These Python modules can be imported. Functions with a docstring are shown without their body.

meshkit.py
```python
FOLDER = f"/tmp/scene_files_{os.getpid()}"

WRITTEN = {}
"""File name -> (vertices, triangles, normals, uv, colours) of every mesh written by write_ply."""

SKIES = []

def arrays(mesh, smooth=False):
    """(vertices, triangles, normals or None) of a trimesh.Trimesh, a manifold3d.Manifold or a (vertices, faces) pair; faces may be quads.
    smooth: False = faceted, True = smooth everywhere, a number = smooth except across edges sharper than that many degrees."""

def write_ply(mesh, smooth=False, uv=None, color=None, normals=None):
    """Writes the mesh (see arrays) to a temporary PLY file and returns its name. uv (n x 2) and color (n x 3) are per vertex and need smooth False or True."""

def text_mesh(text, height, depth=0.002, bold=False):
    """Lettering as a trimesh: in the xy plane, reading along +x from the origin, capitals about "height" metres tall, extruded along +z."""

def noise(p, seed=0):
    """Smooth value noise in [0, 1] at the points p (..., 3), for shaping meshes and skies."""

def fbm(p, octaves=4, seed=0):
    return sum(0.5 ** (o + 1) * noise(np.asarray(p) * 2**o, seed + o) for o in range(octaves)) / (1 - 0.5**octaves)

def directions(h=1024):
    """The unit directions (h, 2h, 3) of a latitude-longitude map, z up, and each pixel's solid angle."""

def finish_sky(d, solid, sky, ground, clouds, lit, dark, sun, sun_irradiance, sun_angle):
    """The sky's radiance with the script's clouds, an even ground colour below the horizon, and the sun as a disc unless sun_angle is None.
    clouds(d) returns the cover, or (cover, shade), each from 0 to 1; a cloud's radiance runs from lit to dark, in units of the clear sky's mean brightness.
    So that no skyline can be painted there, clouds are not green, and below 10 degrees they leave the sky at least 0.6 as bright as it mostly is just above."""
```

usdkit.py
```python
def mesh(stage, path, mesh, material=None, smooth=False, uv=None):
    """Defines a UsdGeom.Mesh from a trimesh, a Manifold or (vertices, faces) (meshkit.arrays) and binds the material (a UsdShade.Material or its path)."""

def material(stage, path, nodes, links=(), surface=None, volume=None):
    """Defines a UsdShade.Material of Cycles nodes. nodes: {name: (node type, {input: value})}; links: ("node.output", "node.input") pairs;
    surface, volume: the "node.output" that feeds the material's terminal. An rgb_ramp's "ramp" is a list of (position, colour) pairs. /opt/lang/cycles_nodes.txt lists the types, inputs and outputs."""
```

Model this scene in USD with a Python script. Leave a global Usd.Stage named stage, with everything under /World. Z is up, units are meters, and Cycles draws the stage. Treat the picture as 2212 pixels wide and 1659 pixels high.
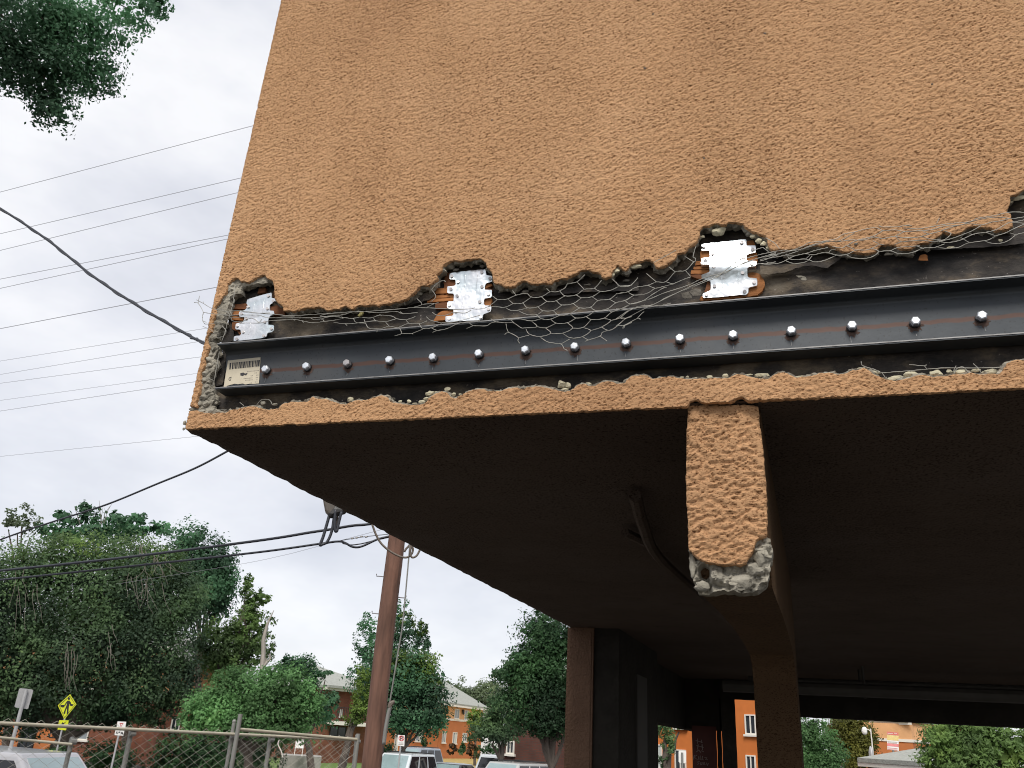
import math, random
import numpy as np, trimesh, shapely, manifold3d as m3
from shapely.geometry import Polygon, LineString, Point, MultiPolygon
from shapely.ops import unary_union
from pxr import Usd, UsdGeom, UsdLux, UsdShade, Gf, Sdf, Vt
import usdkit, meshkit
from meshkit import noise, fbm

stage = Usd.Stage.CreateInMemory()
UsdGeom.SetStageUpAxis(stage, 'Z')
UsdGeom.Xform.Define(stage, '/World')
UsdGeom.Scope.Define(stage, '/World/Looks')

# ------------------------------------------------------------------ camera, sky, sun
H = 2.45                                    # eye height above the ground
F = 1791.7                                  # focal length in units of a 2212 x 1659 picture
RT = np.array([0.95831, 0.28003, 0.05678]); UP = np.array([0.05979, -0.39085, 0.91851]); FW = np.array([-0.27941, 0.87682, 0.3913])
EYE = np.array([0, 0, H])
cam = UsdGeom.Camera.Define(stage, '/World/camera')
M4 = Gf.Matrix4d(*RT, 0, *UP, 0, *(-FW), 0, *EYE, 1)
cam.AddTransformOp().Set(M4)
cam.CreateHorizontalApertureAttr(36.0); cam.CreateVerticalApertureAttr(27.0)
cam.CreateFocalLengthAttr(36.0 * F / 2212)
cam.CreateClippingRangeAttr(Gf.Vec2f(0.05, 2000))
cam.CreateFStopAttr(0.0)
cam.CreateExposureAttr(1.06)
SUN_TO = np.array([0.10, -0.62, 0.78]); SUN_TO = SUN_TO / np.linalg.norm(SUN_TO)
SUN_EL = math.asin(SUN_TO[2]); SUN_AZ = math.atan2(SUN_TO[0], SUN_TO[1])
sky = UsdLux.DomeLight.Define(stage, '/World/sky')
skymat = usdkit.material(stage, '/World/Looks/overcast_sky', {
    'tc': ('texture_coordinate', {}),
    'mp': ('mapping', {'scale': (1.0, 1.0, 2.2)}),
    'n1': ('noise_texture', {'scale': 3.4, 'detail': 6.0, 'roughness': 0.52}),
    'cr': ('rgb_ramp', {'ramp': [(0.32, (3.35, 3.45, 3.80)), (0.50, (4.10, 4.16, 4.42)), (0.66, (4.85, 4.85, 4.95))]}),
    'sk': ('sky_texture', {'sky_type': 'single_scattering', 'sun_disc': False, 'sun_elevation': SUN_EL, 'sun_rotation': SUN_AZ}),
    'mx': ('mix', {'fac': 0.93}),
    'bg': ('background_shader', {'strength': 0.10}),
}, [('tc.generated', 'mp.vector'), ('mp.vector', 'n1.vector'), ('n1.fac', 'cr.fac'), ('sk.color', 'mx.color1'), ('cr.color', 'mx.color2'), ('mx.color', 'bg.color')], surface='bg.background')
UsdShade.MaterialBindingAPI.Apply(sky.GetPrim()).Bind(skymat)
sky.GetPrim().SetCustomDataByKey('kind', 'structure')
sun = UsdLux.DistantLight.Define(stage, '/World/sun')
sun.CreateIntensityAttr(0.40); sun.CreateAngleAttr(24.0); sun.CreateNormalizeAttr(True); sun.CreateColorAttr(Gf.Vec3f(1.0, 0.95, 0.88))
z = SUN_TO; x = np.cross([0, 0, 1.0], z); x /= np.linalg.norm(x); y = np.cross(z, x)
sun.AddTransformOp().Set(Gf.Matrix4d(*x, 0, *y, 0, *z, 0, 0, 0, 30, 1))

# ------------------------------------------------------------------ helpers
R = np.random.default_rng(7)
def ray(px, py):
    d = (px - 1106) * RT - (py - 829.5) * UP + F * FW
    return d / np.linalg.norm(d)
def at(px, py, dist):                       # the point at a horizontal distance from the eye
    d = ray(px, py); return EYE + d * dist / math.hypot(d[0], d[1])
def on_y(px, py, Y):
    d = ray(px, py); return EYE + d * Y / d[1]
def on_z(px, py, Z):
    d = ray(px, py); return EYE + d * (Z - H) / d[2]
def ground_at(px, dist, Z=0.0):
    p = at(px, 1580, dist); return np.array([p[0], p[1], Z])
S = 1.15732
def crop(x0, y0, s):                        # reading frame of an enlarged detail
    return lambda pts: [((x0 + a / s) / S, (y0 + b / s) / S) for a, b in pts]
cA = crop(440, 670, 5.53); cB = crop(800, 600, 5.53); cC = crop(1180, 600, 5.53); cD = crop(1540, 530, 5.53)
cE = crop(1900, 470, 5.53); cF = crop(2260, 440, 5.53); cG = crop(440, 850, 5.53); cH = crop(800, 840, 5.53)
cI = crop(1180, 820, 5.53); cJ = crop(1560, 800, 4.424); cK = crop(2060, 770, 4.424); cM = crop(1060, 640, 8.508); cP = crop(540, 700, 11.06)
c6 = crop(1560, 960, 3.072)

LOC, COUNT = {}, {}
def clean(path): return path
def numbered(parent, name):
    k = (parent, name); n = COUNT.get(k, 0); COUNT[k] = n + 1
    return f'{parent}/{name}' if n == 0 else f'{parent}/{name}_{n:03d}'
def tag(p, **kw):
    for k, v in kw.items():
        if v: p.SetCustomDataByKey({'cat': 'category'}.get(k, k), v)
def thing(name, label, cat, loc=(0, 0, 0), group=None, kind=None):
    path = numbered('/World', name)
    x = UsdGeom.Xform.Define(stage, path); x.AddTranslateOp().Set(Gf.Vec3d(*map(float, loc)))
    LOC[path] = np.array(loc, float)
    tag(x.GetPrim(), label=label, cat=cat, group=group, kind=kind)
    return path
def vf(mesh):
    if hasattr(mesh, 'to_mesh'):
        m = mesh.to_mesh(); return np.array(m.vert_properties[:, :3]), np.array(m.tri_verts)
    if isinstance(mesh, tuple):
        v, f = np.asarray(mesh[0], float), np.asarray(mesh[1], int)
        if f.shape[1] == 4: f = np.vstack([f[:, [0, 1, 2]], f[:, [0, 2, 3]]])
        return v, f
    return np.array(mesh.vertices), np.array(mesh.faces)
def part(parent, name, mesh, mat, smooth=False, label=None, kind=None):
    path = numbered(parent, name)
    top = '/'.join(parent.split('/')[:3])
    v, f = vf(mesh)
    m = usdkit.mesh(stage, path, (v - LOC[top], f), mat, smooth=smooth)
    tag(m.GetPrim(), label=label, kind=kind)
    return path
def solo(name, mesh, mat, label=None, cat=None, group=None, kind=None, smooth=False):
    path = numbered('/World', name)
    m = usdkit.mesh(stage, path, vf(mesh), mat, smooth=smooth)
    tag(m.GetPrim(), label=label, cat=cat, group=group, kind=kind)
    return path
def cat(ms):
    vs, fs, n = [], [], 0
    for m in ms:
        v, f = vf(m); vs.append(v); fs.append(f + n); n += len(v)
    return np.vstack(vs), np.vstack(fs)
def box(c, s, rz=0.0):
    b = trimesh.creation.box(s)
    if rz: b.apply_transform(trimesh.transformations.rotation_matrix(rz, [0, 0, 1]))
    b.apply_translation(c); return np.array(b.vertices), np.array(b.faces)
def slab(p0, p1, z0, z1, t, off=0.0):       # a vertical slab along p0-p1, thickness t behind (to the left of p0->p1), off shifts it
    p0, p1 = np.array(p0[:2], float), np.array(p1[:2], float)
    u = (p1 - p0) / np.linalg.norm(p1 - p0); n = np.array([-u[1], u[0]])
    a, b = p0 + n * off, p1 + n * off
    q = [a, b, b + n * t, a + n * t]
    return extr(q, z0, z1)
def extr(poly2, z0, z1):
    m = trimesh.creation.extrude_polygon(Polygon(poly2), z1 - z0, engine='earcut'); m.apply_translation([0, 0, z0])
    return np.array(m.vertices), np.array(m.faces)
def tube(pts, r, sides=6, caps=True):
    p = np.array(pts, float); n = len(p)
    rr = np.full(n, r) if np.ndim(r) == 0 else np.array(r, float)
    t = np.gradient(p, axis=0); t /= np.maximum(np.linalg.norm(t, axis=1, keepdims=True), 1e-9)
    a = np.array([0.31, 0.17, 0.93]) if abs(t[0] @ [0, 0, 1]) < 0.9 else np.array([1.0, 0, 0])
    v = []
    x = np.cross(a, t[0])
    for i in range(n):
        x = x - t[i] * (x @ t[i]); x /= max(np.linalg.norm(x), 1e-9); y = np.cross(t[i], x)
        th = np.arange(sides) / sides * 2 * np.pi
        v.append(p[i] + rr[i] * (np.cos(th)[:, None] * x + np.sin(th)[:, None] * y))
    v = np.vstack(v); f = []
    for i in range(n - 1):
        for k in range(sides):
            a0, b0 = i * sides + k, i * sides + (k + 1) % sides
            f += [[a0, b0, b0 + sides], [a0, b0 + sides, a0 + sides]]
    if caps:
        for k in range(1, sides - 1):
            f += [[0, k + 1, k], [(n - 1) * sides, (n - 1) * sides + k, (n - 1) * sides + k + 1]]
    return v, np.array(f)
def smooth_path(pts, k=6):                  # Catmull-Rom through the points
    p = np.array(pts, float)
    if len(p) < 3: return np.linspace(p[0], p[-1], k + 1)
    q = np.vstack([2 * p[0] - p[1], p, 2 * p[-1] - p[-2]]); out = []
    for i in range(1, len(q) - 2):
        for t in np.linspace(0, 1, k, endpoint=False):
            out.append(0.5 * (2 * q[i] + (q[i + 1] - q[i - 1]) * t + (2 * q[i - 1] - 5 * q[i] + 4 * q[i + 1] - q[i + 2]) * t**2 + (3 * q[i] - q[i - 1] - 3 * q[i + 1] + q[i + 2]) * t**3))
    return np.vstack([out, p[-1:]])
def hull_round(pts, r, seg=8):
    ms = [m3.Manifold.sphere(r, seg).translate([float(c) for c in p]) for p in pts]
    return m3.Manifold.batch_hull(ms)
def plate_xz(poly, y0, y1):                 # polygon in (x, z) as a plate between two depths
    if isinstance(poly, list): poly = Polygon(poly)
    if not poly.is_valid: poly = poly.buffer(0)
    out = []
    for g in getattr(poly, 'geoms', [poly]):
        if g.is_empty or g.geom_type != 'Polygon': continue
        m = trimesh.creation.extrude_polygon(g, y1 - y0, engine='earcut')
        v = np.array(m.vertices); v = np.stack([v[:, 0], y0 + v[:, 2], v[:, 1]], 1)
        out.append((v, np.array(m.faces)[:, ::-1]))
    return cat(out)

LK = '/World/Looks/'
def mat(name, nodes, links, surface): return usdkit.material(stage, LK + name, nodes, links, surface=surface)
def plain(name, color, rough=0.7, metal=0.0, var=0.18, scale=6.0, bump=0.0, bscale=60.0, spec=0.5, coat=0.0, stretch=(1, 1, 1)):
    c = np.array(color)
    nd = {'g': ('geometry', {}), 'm': ('mapping', {'scale': stretch}), 'n': ('noise_texture', {'scale': scale, 'detail': 6.0, 'roughness': 0.6}),
          'r': ('rgb_ramp', {'ramp': [(0.25, c * (1 - var)), (0.5, c), (0.78, c * (1 + var))]}),
          'p': ('principled_bsdf', {'roughness': rough, 'metallic': metal, 'specular_ior_level': spec, 'coat_weight': coat})}
    ln = [('g.position', 'm.vector'), ('m.vector', 'n.vector'), ('n.fac', 'r.fac'), ('r.color', 'p.base_color')]
    if bump:
        nd['bn'] = ('noise_texture', {'scale': bscale, 'detail': 4.0}); nd['b'] = ('bump', {'strength': 1.0, 'distance': bump})
        ln += [('m.vector', 'bn.vector'), ('bn.fac', 'b.height'), ('b.normal', 'p.normal')]
    return mat(name, nd, ln, 'p.BSDF')
def leafmat(name, dark, mid, light, clump=1.2):
    return mat(name, {
        'g': ('geometry', {}), 'n': ('noise_texture', {'scale': clump, 'detail': 3.0}), 'nf': ('math', {'math_type': 'multiply_add', 'value2': 1.25, 'value3': -0.33}),
        'mx': ('math', {'math_type': 'multiply_add', 'value2': 0.46}), 'r': ('rgb_ramp', {'ramp': [(0.18, dark), (0.5, mid), (0.85, light)]}),
        'p': ('principled_bsdf', {'roughness': 0.6, 'specular_ior_level': 0.3}), 't': ('translucent_bsdf', {}), 'x': ('mix_closure', {'fac': 0.42})},
        [('g.position', 'n.vector'), ('n.fac', 'nf.value1'), ('nf.value', 'mx.value3'), ('g.random_per_island', 'mx.value1'), ('mx.value', 'r.fac'),
         ('r.color', 'p.base_color'), ('r.color', 't.color'), ('p.BSDF', 'x.closure1'), ('t.BSDF', 'x.closure2')], 'x.closure')
# ------------------------------------------------------------------ materials
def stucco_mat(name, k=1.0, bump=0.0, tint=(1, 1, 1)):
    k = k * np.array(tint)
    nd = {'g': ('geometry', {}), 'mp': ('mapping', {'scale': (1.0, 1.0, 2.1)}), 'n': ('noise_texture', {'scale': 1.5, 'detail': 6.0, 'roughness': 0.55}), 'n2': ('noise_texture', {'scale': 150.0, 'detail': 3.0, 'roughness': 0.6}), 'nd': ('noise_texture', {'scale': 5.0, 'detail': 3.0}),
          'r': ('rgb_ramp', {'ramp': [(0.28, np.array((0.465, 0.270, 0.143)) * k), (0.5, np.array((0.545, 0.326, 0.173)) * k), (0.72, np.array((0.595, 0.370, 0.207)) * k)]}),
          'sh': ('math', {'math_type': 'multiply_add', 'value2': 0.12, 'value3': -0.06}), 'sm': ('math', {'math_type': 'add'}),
          'r2': ('rgb_ramp', {'ramp': [(0.345, (0.27, 0.21, 0.17)), (0.405, (0.66, 0.59, 0.53)), (0.455, (1, 1, 1)), (0.8, (1.06, 1.05, 1.02))]}), 'mu': ('mix', {'mix_type': 'multiply', 'fac': 1.0}), 'm4': ('mapping', {'scale': (9.0, 9.0, 0.7)}), 'n4': ('noise_texture', {'scale': 1.0, 'detail': 5.0, 'roughness': 0.6}), 'r4': ('rgb_ramp', {'ramp': [(0.3, (0.93, 0.925, 0.92)), (0.55, (1, 1, 1)), (0.75, (1.04, 1.04, 1.045))]}), 'mv': ('mix', {'mix_type': 'multiply', 'fac': 1.0}),  # pit dirt and the pits' own shade are both multiplied into the colour
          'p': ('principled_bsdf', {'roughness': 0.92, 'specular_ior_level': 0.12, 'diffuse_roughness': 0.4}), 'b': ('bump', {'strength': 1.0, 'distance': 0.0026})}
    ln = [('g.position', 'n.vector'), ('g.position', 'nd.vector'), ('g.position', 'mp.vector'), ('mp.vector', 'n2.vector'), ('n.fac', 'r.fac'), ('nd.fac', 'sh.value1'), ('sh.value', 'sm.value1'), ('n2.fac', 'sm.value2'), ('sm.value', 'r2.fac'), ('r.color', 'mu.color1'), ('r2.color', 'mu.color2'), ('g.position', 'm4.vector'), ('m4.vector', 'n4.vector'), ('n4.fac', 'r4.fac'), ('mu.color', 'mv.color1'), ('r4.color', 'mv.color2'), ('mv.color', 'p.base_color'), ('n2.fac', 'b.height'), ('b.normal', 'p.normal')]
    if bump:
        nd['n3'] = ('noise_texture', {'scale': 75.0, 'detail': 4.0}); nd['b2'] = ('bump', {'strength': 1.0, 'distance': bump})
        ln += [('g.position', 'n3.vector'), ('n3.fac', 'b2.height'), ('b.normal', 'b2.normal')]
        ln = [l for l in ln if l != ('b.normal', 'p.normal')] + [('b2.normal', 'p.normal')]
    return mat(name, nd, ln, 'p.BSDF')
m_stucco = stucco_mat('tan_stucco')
m_soffit = stucco_mat('soffit_stucco', 0.20, 0.006, (0.92, 1.16, 1.75))  # wall stucco darkened: shade below the overhang is put into the colour
m_bracket = stucco_mat('shaded_stucco', 0.16, 0.006)  # same stucco as the wall, with the shade under the soffit painted in
m_stucco_far = stucco_mat('tan_stucco_rough', 1.0, 0.006)
m_mortar = plain('grey_mortar', (0.27, 0.25, 0.205), 0.95, var=0.6, scale=26, bump=0.004, bscale=110, spec=0.1)
m_mortar_pale = plain('pale_mortar', (0.50, 0.46, 0.33), 0.95, var=0.30, scale=26, bump=0.004, bscale=110, spec=0.1)
m_mortar_dark = plain('dark_mortar', (0.13, 0.118, 0.10), 0.95, var=0.5, scale=24, bump=0.004, bscale=110, spec=0.1)
m_wood = plain('orange_timber', (0.31, 0.125, 0.042), 0.75, var=0.45, scale=14, stretch=(0.35, 1, 6), bump=0.001, bscale=40, spec=0.2)
m_wood_dark = plain('stained_timber', (0.15, 0.06, 0.027), 0.8, var=0.5, scale=14, stretch=(0.35, 1, 6), bump=0.001, bscale=40, spec=0.2)
m_wire = plain('galvanised_wire', (0.31, 0.30, 0.265), 0.55, 0.35, var=0.3, scale=60)
m_galv = mat('galvanised_plate', {'g': ('geometry', {}), 'n': ('noise_texture', {'scale': 15.0, 'detail': 3.0}), 'r': ('rgb_ramp', {'ramp': [(0.3, (0.60, 0.68, 0.70)), (0.6, (0.82, 0.82, 0.83))]}),
    'b': ('bump', {'strength': 1.0, 'distance': 0.010}), 'p': ('principled_bsdf', {'metallic': 0.9, 'roughness': 0.33})},
    [('g.position', 'n.vector'), ('n.fac', 'r.fac'), ('r.color', 'p.base_color'), ('n.fac', 'b.height'), ('b.normal', 'p.normal')], 'p.BSDF')
m_nail = plain('nail_steel', (0.42, 0.40, 0.40), 0.45, 0.7, var=0.2, scale=90)
m_bolt = plain('zinc_bolt', (0.70, 0.73, 0.77), 0.42, 0.75, var=0.25, scale=60)
m_washer = plain('blackened_washer', (0.03, 0.03, 0.033), 0.5, 0.4, var=0.3, scale=60)
# building paper: black, dusty in patches
m_paper = mat('dusty_black_paper', {'g': ('geometry', {}), 'mp': ('mapping', {'scale': (1, 1, 1.8)}), 'n': ('noise_texture', {'scale': 9.0, 'detail': 8.0, 'roughness': 0.66}), 'n2': ('noise_texture', {'scale': 140.0, 'detail': 2.0}),
    'r': ('rgb_ramp', {'ramp': [(0.36, (0.020, 0.019, 0.019)), (0.50, (0.052, 0.045, 0.040)), (0.60, (0.125, 0.100, 0.072)), (0.74, (0.20, 0.17, 0.13))]}),
    'r2': ('rgb_ramp', {'ramp': [(0.70, (0, 0, 0)), (0.80, (0.22, 0.20, 0.18))]}), 'ad': ('mix', {'mix_type': 'add', 'fac': 1.0}),
    'b': ('bump', {'strength': 1.0, 'distance': 0.008}), 'p': ('principled_bsdf', {'roughness': 0.8, 'specular_ior_level': 0.25})},
    [('g.position', 'mp.vector'), ('mp.vector', 'n.vector'), ('g.position', 'n2.vector'), ('n.fac', 'r.fac'), ('n2.fac', 'r2.fac'), ('r.color', 'ad.color1'), ('r2.color', 'ad.color2'), ('ad.color', 'p.base_color'), ('n.fac', 'b.height'), ('b.normal', 'p.normal')], 'p.BSDF')

# ------------------------------------------------------------------ the stucco building with the cut-open edge
WALL = 1.70                                 # the front wall's plane
SLANT = 0.0445                              # sideways run of the side wall per metre of depth
ZS = H + 0.686                              # soffit level
X0 = -1.424                                 # left corner
def wl(pts, Y=WALL):                        # picture points to (x, z) on a plane parallel to the front wall
    out = []
    for a in pts:
        p = on_y(a[0], a[1], Y); out.append((p[0], p[2]))
    return out
def rough_line(pts, seed, amp=0.0022, step=0.005):   # a traced line made finely ragged
    ls = LineString(pts); n = max(2, int(ls.length / step))
    q = np.array([ls.interpolate(t, normalized=True).coords[0] for t in np.linspace(0, 1, n)])
    k = np.stack([np.arange(n) * 0.83, np.full(n, seed * 7.1), np.zeros(n)], 1)
    return [tuple(a) for a in q + amp * 2 * np.stack([fbm(k, 3, seed) - 0.5, fbm(k, 3, seed + 9) - 0.5], 1)]
up_edge = cG([(440, 40)]) + cA([(430, 960), (460, 910), (510, 880), (500, 850), (520, 770), (510, 720), (560, 660), (550, 590), (545, 540), (600, 480), (650, 400), (700, 360), (715, 280), (720, 240), (770, 180), (815, 140), (860, 150), (900, 195), (950, 190), (1010, 210), (1060, 170), (1130, 130), (1200, 100), (1245, 105), (1255, 150), (1320, 170), (1355, 220), (1365, 320), (1368, 400), (1385, 460), (1420, 500), (1470, 520), (1490, 600), (1560, 590), (1620, 610), (1660, 590), (1730, 580), (1790, 555), (1900, 560), (1980, 545), (2040, 560), (2075, 590), (2140, 585)]) \
    + cB([(221, 960), (260, 965), (320, 930), (370, 915), (410, 955), (460, 965), (500, 920), (560, 905), (600, 915), (680, 905), (780, 900), (805, 935), (850, 900), (900, 885), (960, 890), (1060, 860), (1140, 850), (1200, 820), (1260, 780), (1330, 710), (1380, 650), (1430, 630), (1500, 640), (1560, 600), (1640, 530), (1620, 500), (1600, 485), (1640, 465), (1690, 420), (1700, 370), (1740, 330), (1800, 300), (1850, 288), (1930, 300), (2050, 275), (2150, 265)]) \
    + cC([(110, 265), (160, 290), (200, 330), (215, 390), (250, 430), (285, 470), (290, 560), (310, 610), (400, 620), (440, 645), (560, 655), (610, 645), (640, 600), (700, 575), (760, 570), (790, 605), (900, 615), (1020, 605), (1090, 615), (1140, 575), (1210, 545), (1260, 535), (1310, 545), (1370, 500), (1460, 465), (1500, 430), (1560, 420), (1640, 435), (1680, 455), (1740, 455), (1780, 480), (1790, 520), (1830, 535), (1935, 515), (1945, 440)]) \
    + cD([(30, 735), (80, 790), (130, 815), (160, 800), (190, 755), (250, 720), (370, 680), (460, 665), (510, 700), (550, 780), (640, 770), (690, 740), (780, 695), (830, 640), (850, 570), (960, 565), (1000, 500), (1080, 450), (1130, 410), (1160, 320), (1165, 260), (1200, 205), (1260, 210), (1340, 175), (1400, 165), (1460, 185), (1510, 180), (1560, 145), (1640, 150), (1740, 165), (1790, 220), (1840, 260), (1900, 290), (1970, 310), (2070, 340), (2090, 390), (2100, 450), (2130, 530)]) \
    + cE([(170, 870), (280, 860), (330, 870), (420, 850), (560, 830), (640, 800), (760, 790), (850, 810), (930, 790), (1000, 820), (1100, 870), (1180, 900), (1260, 890), (1380, 905), (1460, 915), (1560, 905), (1620, 870), (1660, 810), (1720, 785), (1800, 790), (1880, 800), (1900, 840), (1960, 855), (2080, 850)]) \
    + cF([(120, 1000), (160, 960), (210, 935), (300, 925), (360, 930), (440, 860), (500, 840), (540, 770), (580, 790), (680, 810), (800, 780), (870, 720), (960, 705), (1100, 715), (1180, 715), (1240, 750), (1270, 775), (1360, 750), (1450, 740), (1500, 700), (1490, 600), (1480, 530), (1410, 495), (1450, 420), (1475, 370), (1455, 300), (1520, 270), (1590, 250), (1640, 200), (1750, 150), (1930, 160), (2010, 300), (2020, 480), (2110, 600), (2400, 560), (2800, 540), (3150, 560)])
low_edge = cG([(545, 1022), (640, 1005), (690, 1015), (740, 975), (830, 965), (900, 945), (960, 930), (1090, 920), (1150, 945), (1250, 965), (1420, 955), (1480, 885), (1590, 860), (1700, 868), (1820, 855), (1870, 805), (1900, 792), (1960, 822)]) \
    + cH([(60, 875), (170, 900), (230, 925), (290, 945), (360, 955), (420, 925), (480, 900), (560, 895), (650, 890), (710, 870), (740, 855), (820, 835), (870, 830), (940, 860), (960, 915), (1050, 930), (1170, 950), (1290, 960), (1400, 948), (1470, 925), (1500, 875), (1560, 830), (1620, 790), (1700, 770), (1770, 800), (1800, 850), (1880, 865), (1950, 825), (2030, 785), (2100, 755)]) \
    + cI([(110, 855), (150, 842), (220, 872), (300, 883), (410, 878), (480, 845), (580, 825), (640, 835), (690, 862), (760, 828), (880, 812), (960, 822), (1050, 835), (1150, 855), (1250, 885), (1330, 878), (1400, 855), (1440, 812), (1510, 775), (1560, 772), (1620, 805), (1700, 800), (1790, 768), (1850, 738), (1950, 748), (2010, 780), (2110, 775), (2150, 722)]) \
    + cJ([(88, 624), (200, 608), (260, 625), (320, 658), (400, 645), (500, 625), (580, 640), (680, 655), (800, 660), (900, 650), (1010, 645), (1120, 655), (1180, 642), (1230, 608), (1300, 605), (1400, 640), (1500, 655), (1570, 668), (1650, 625), (1720, 588), (1780, 583), (1850, 615), (1900, 645), (2000, 635), (2100, 615)]) \
    + cK([(0, 717), (90, 722), (130, 742), (220, 735), (320, 695), (440, 670), (500, 695), (560, 745), (640, 775), (720, 805), (800, 810), (880, 790), (960, 775), (1040, 748), (1120, 745), (1200, 770), (1320, 755), (1450, 740), (1560, 738), (1610, 712), (1680, 738), (1800, 732), (1920, 738), (1970, 702), (2020, 612), (2080, 587), (2160, 577), (2260, 590), (2500, 640), (2800, 560), (3100, 600), (3500, 570)])
up_w = rough_line(wl(up_edge), 3); low_w = rough_line(wl(low_edge), 5)
XR = 1.30                                   # right end of the finely modelled part, outside the frame
up_w = [p for p in up_w if p[0] < XR - 0.05]; low_w = [p for p in low_w if p[0] < XR - 0.05]
strip_in = rough_line(wl(cG([(165, 920), (310, 935), (285, 870), (330, 720), (350, 620), (345, 540), (350, 470), (400, 360), (405, 280), (430, 200), (470, 110), (450, 60), (440, 40)])), 11)
seam = rough_line(wl(cG([(150, 985), (300, 978), (400, 1012), (545, 1022)])), 12)
bot = [(X0, ZS + 0.002)] + [(a, b) for a, b in wl(cJ([(690, 962), (740, 905), (800, 893), (860, 915), (1000, 922), (1160, 918), (1240, 882), (1300, 856), (1345, 885), (1370, 907)]))] + [(XR, ZS - 0.006)]
bot = rough_line(bot, 21, 0.0022)
ZT = H + 2.30
upper_poly = Polygon([(X0, wl(cG([(165, 920)]))[0][1])] + strip_in + up_w + [(XR, up_w[-1][1]), (XR, ZT), (X0, ZT)]).buffer(0)
lower_poly = Polygon([(X0, seam[0][1])] + seam + low_w + [(XR, low_w[-1][1])] + bot[::-1]).buffer(0)
if upper_poly.geom_type != 'Polygon': upper_poly = max(upper_poly.geoms, key=lambda g: g.area)
if lower_poly.geom_type != 'Polygon': lower_poly = max(lower_poly.geoms, key=lambda g: g.area)

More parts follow.
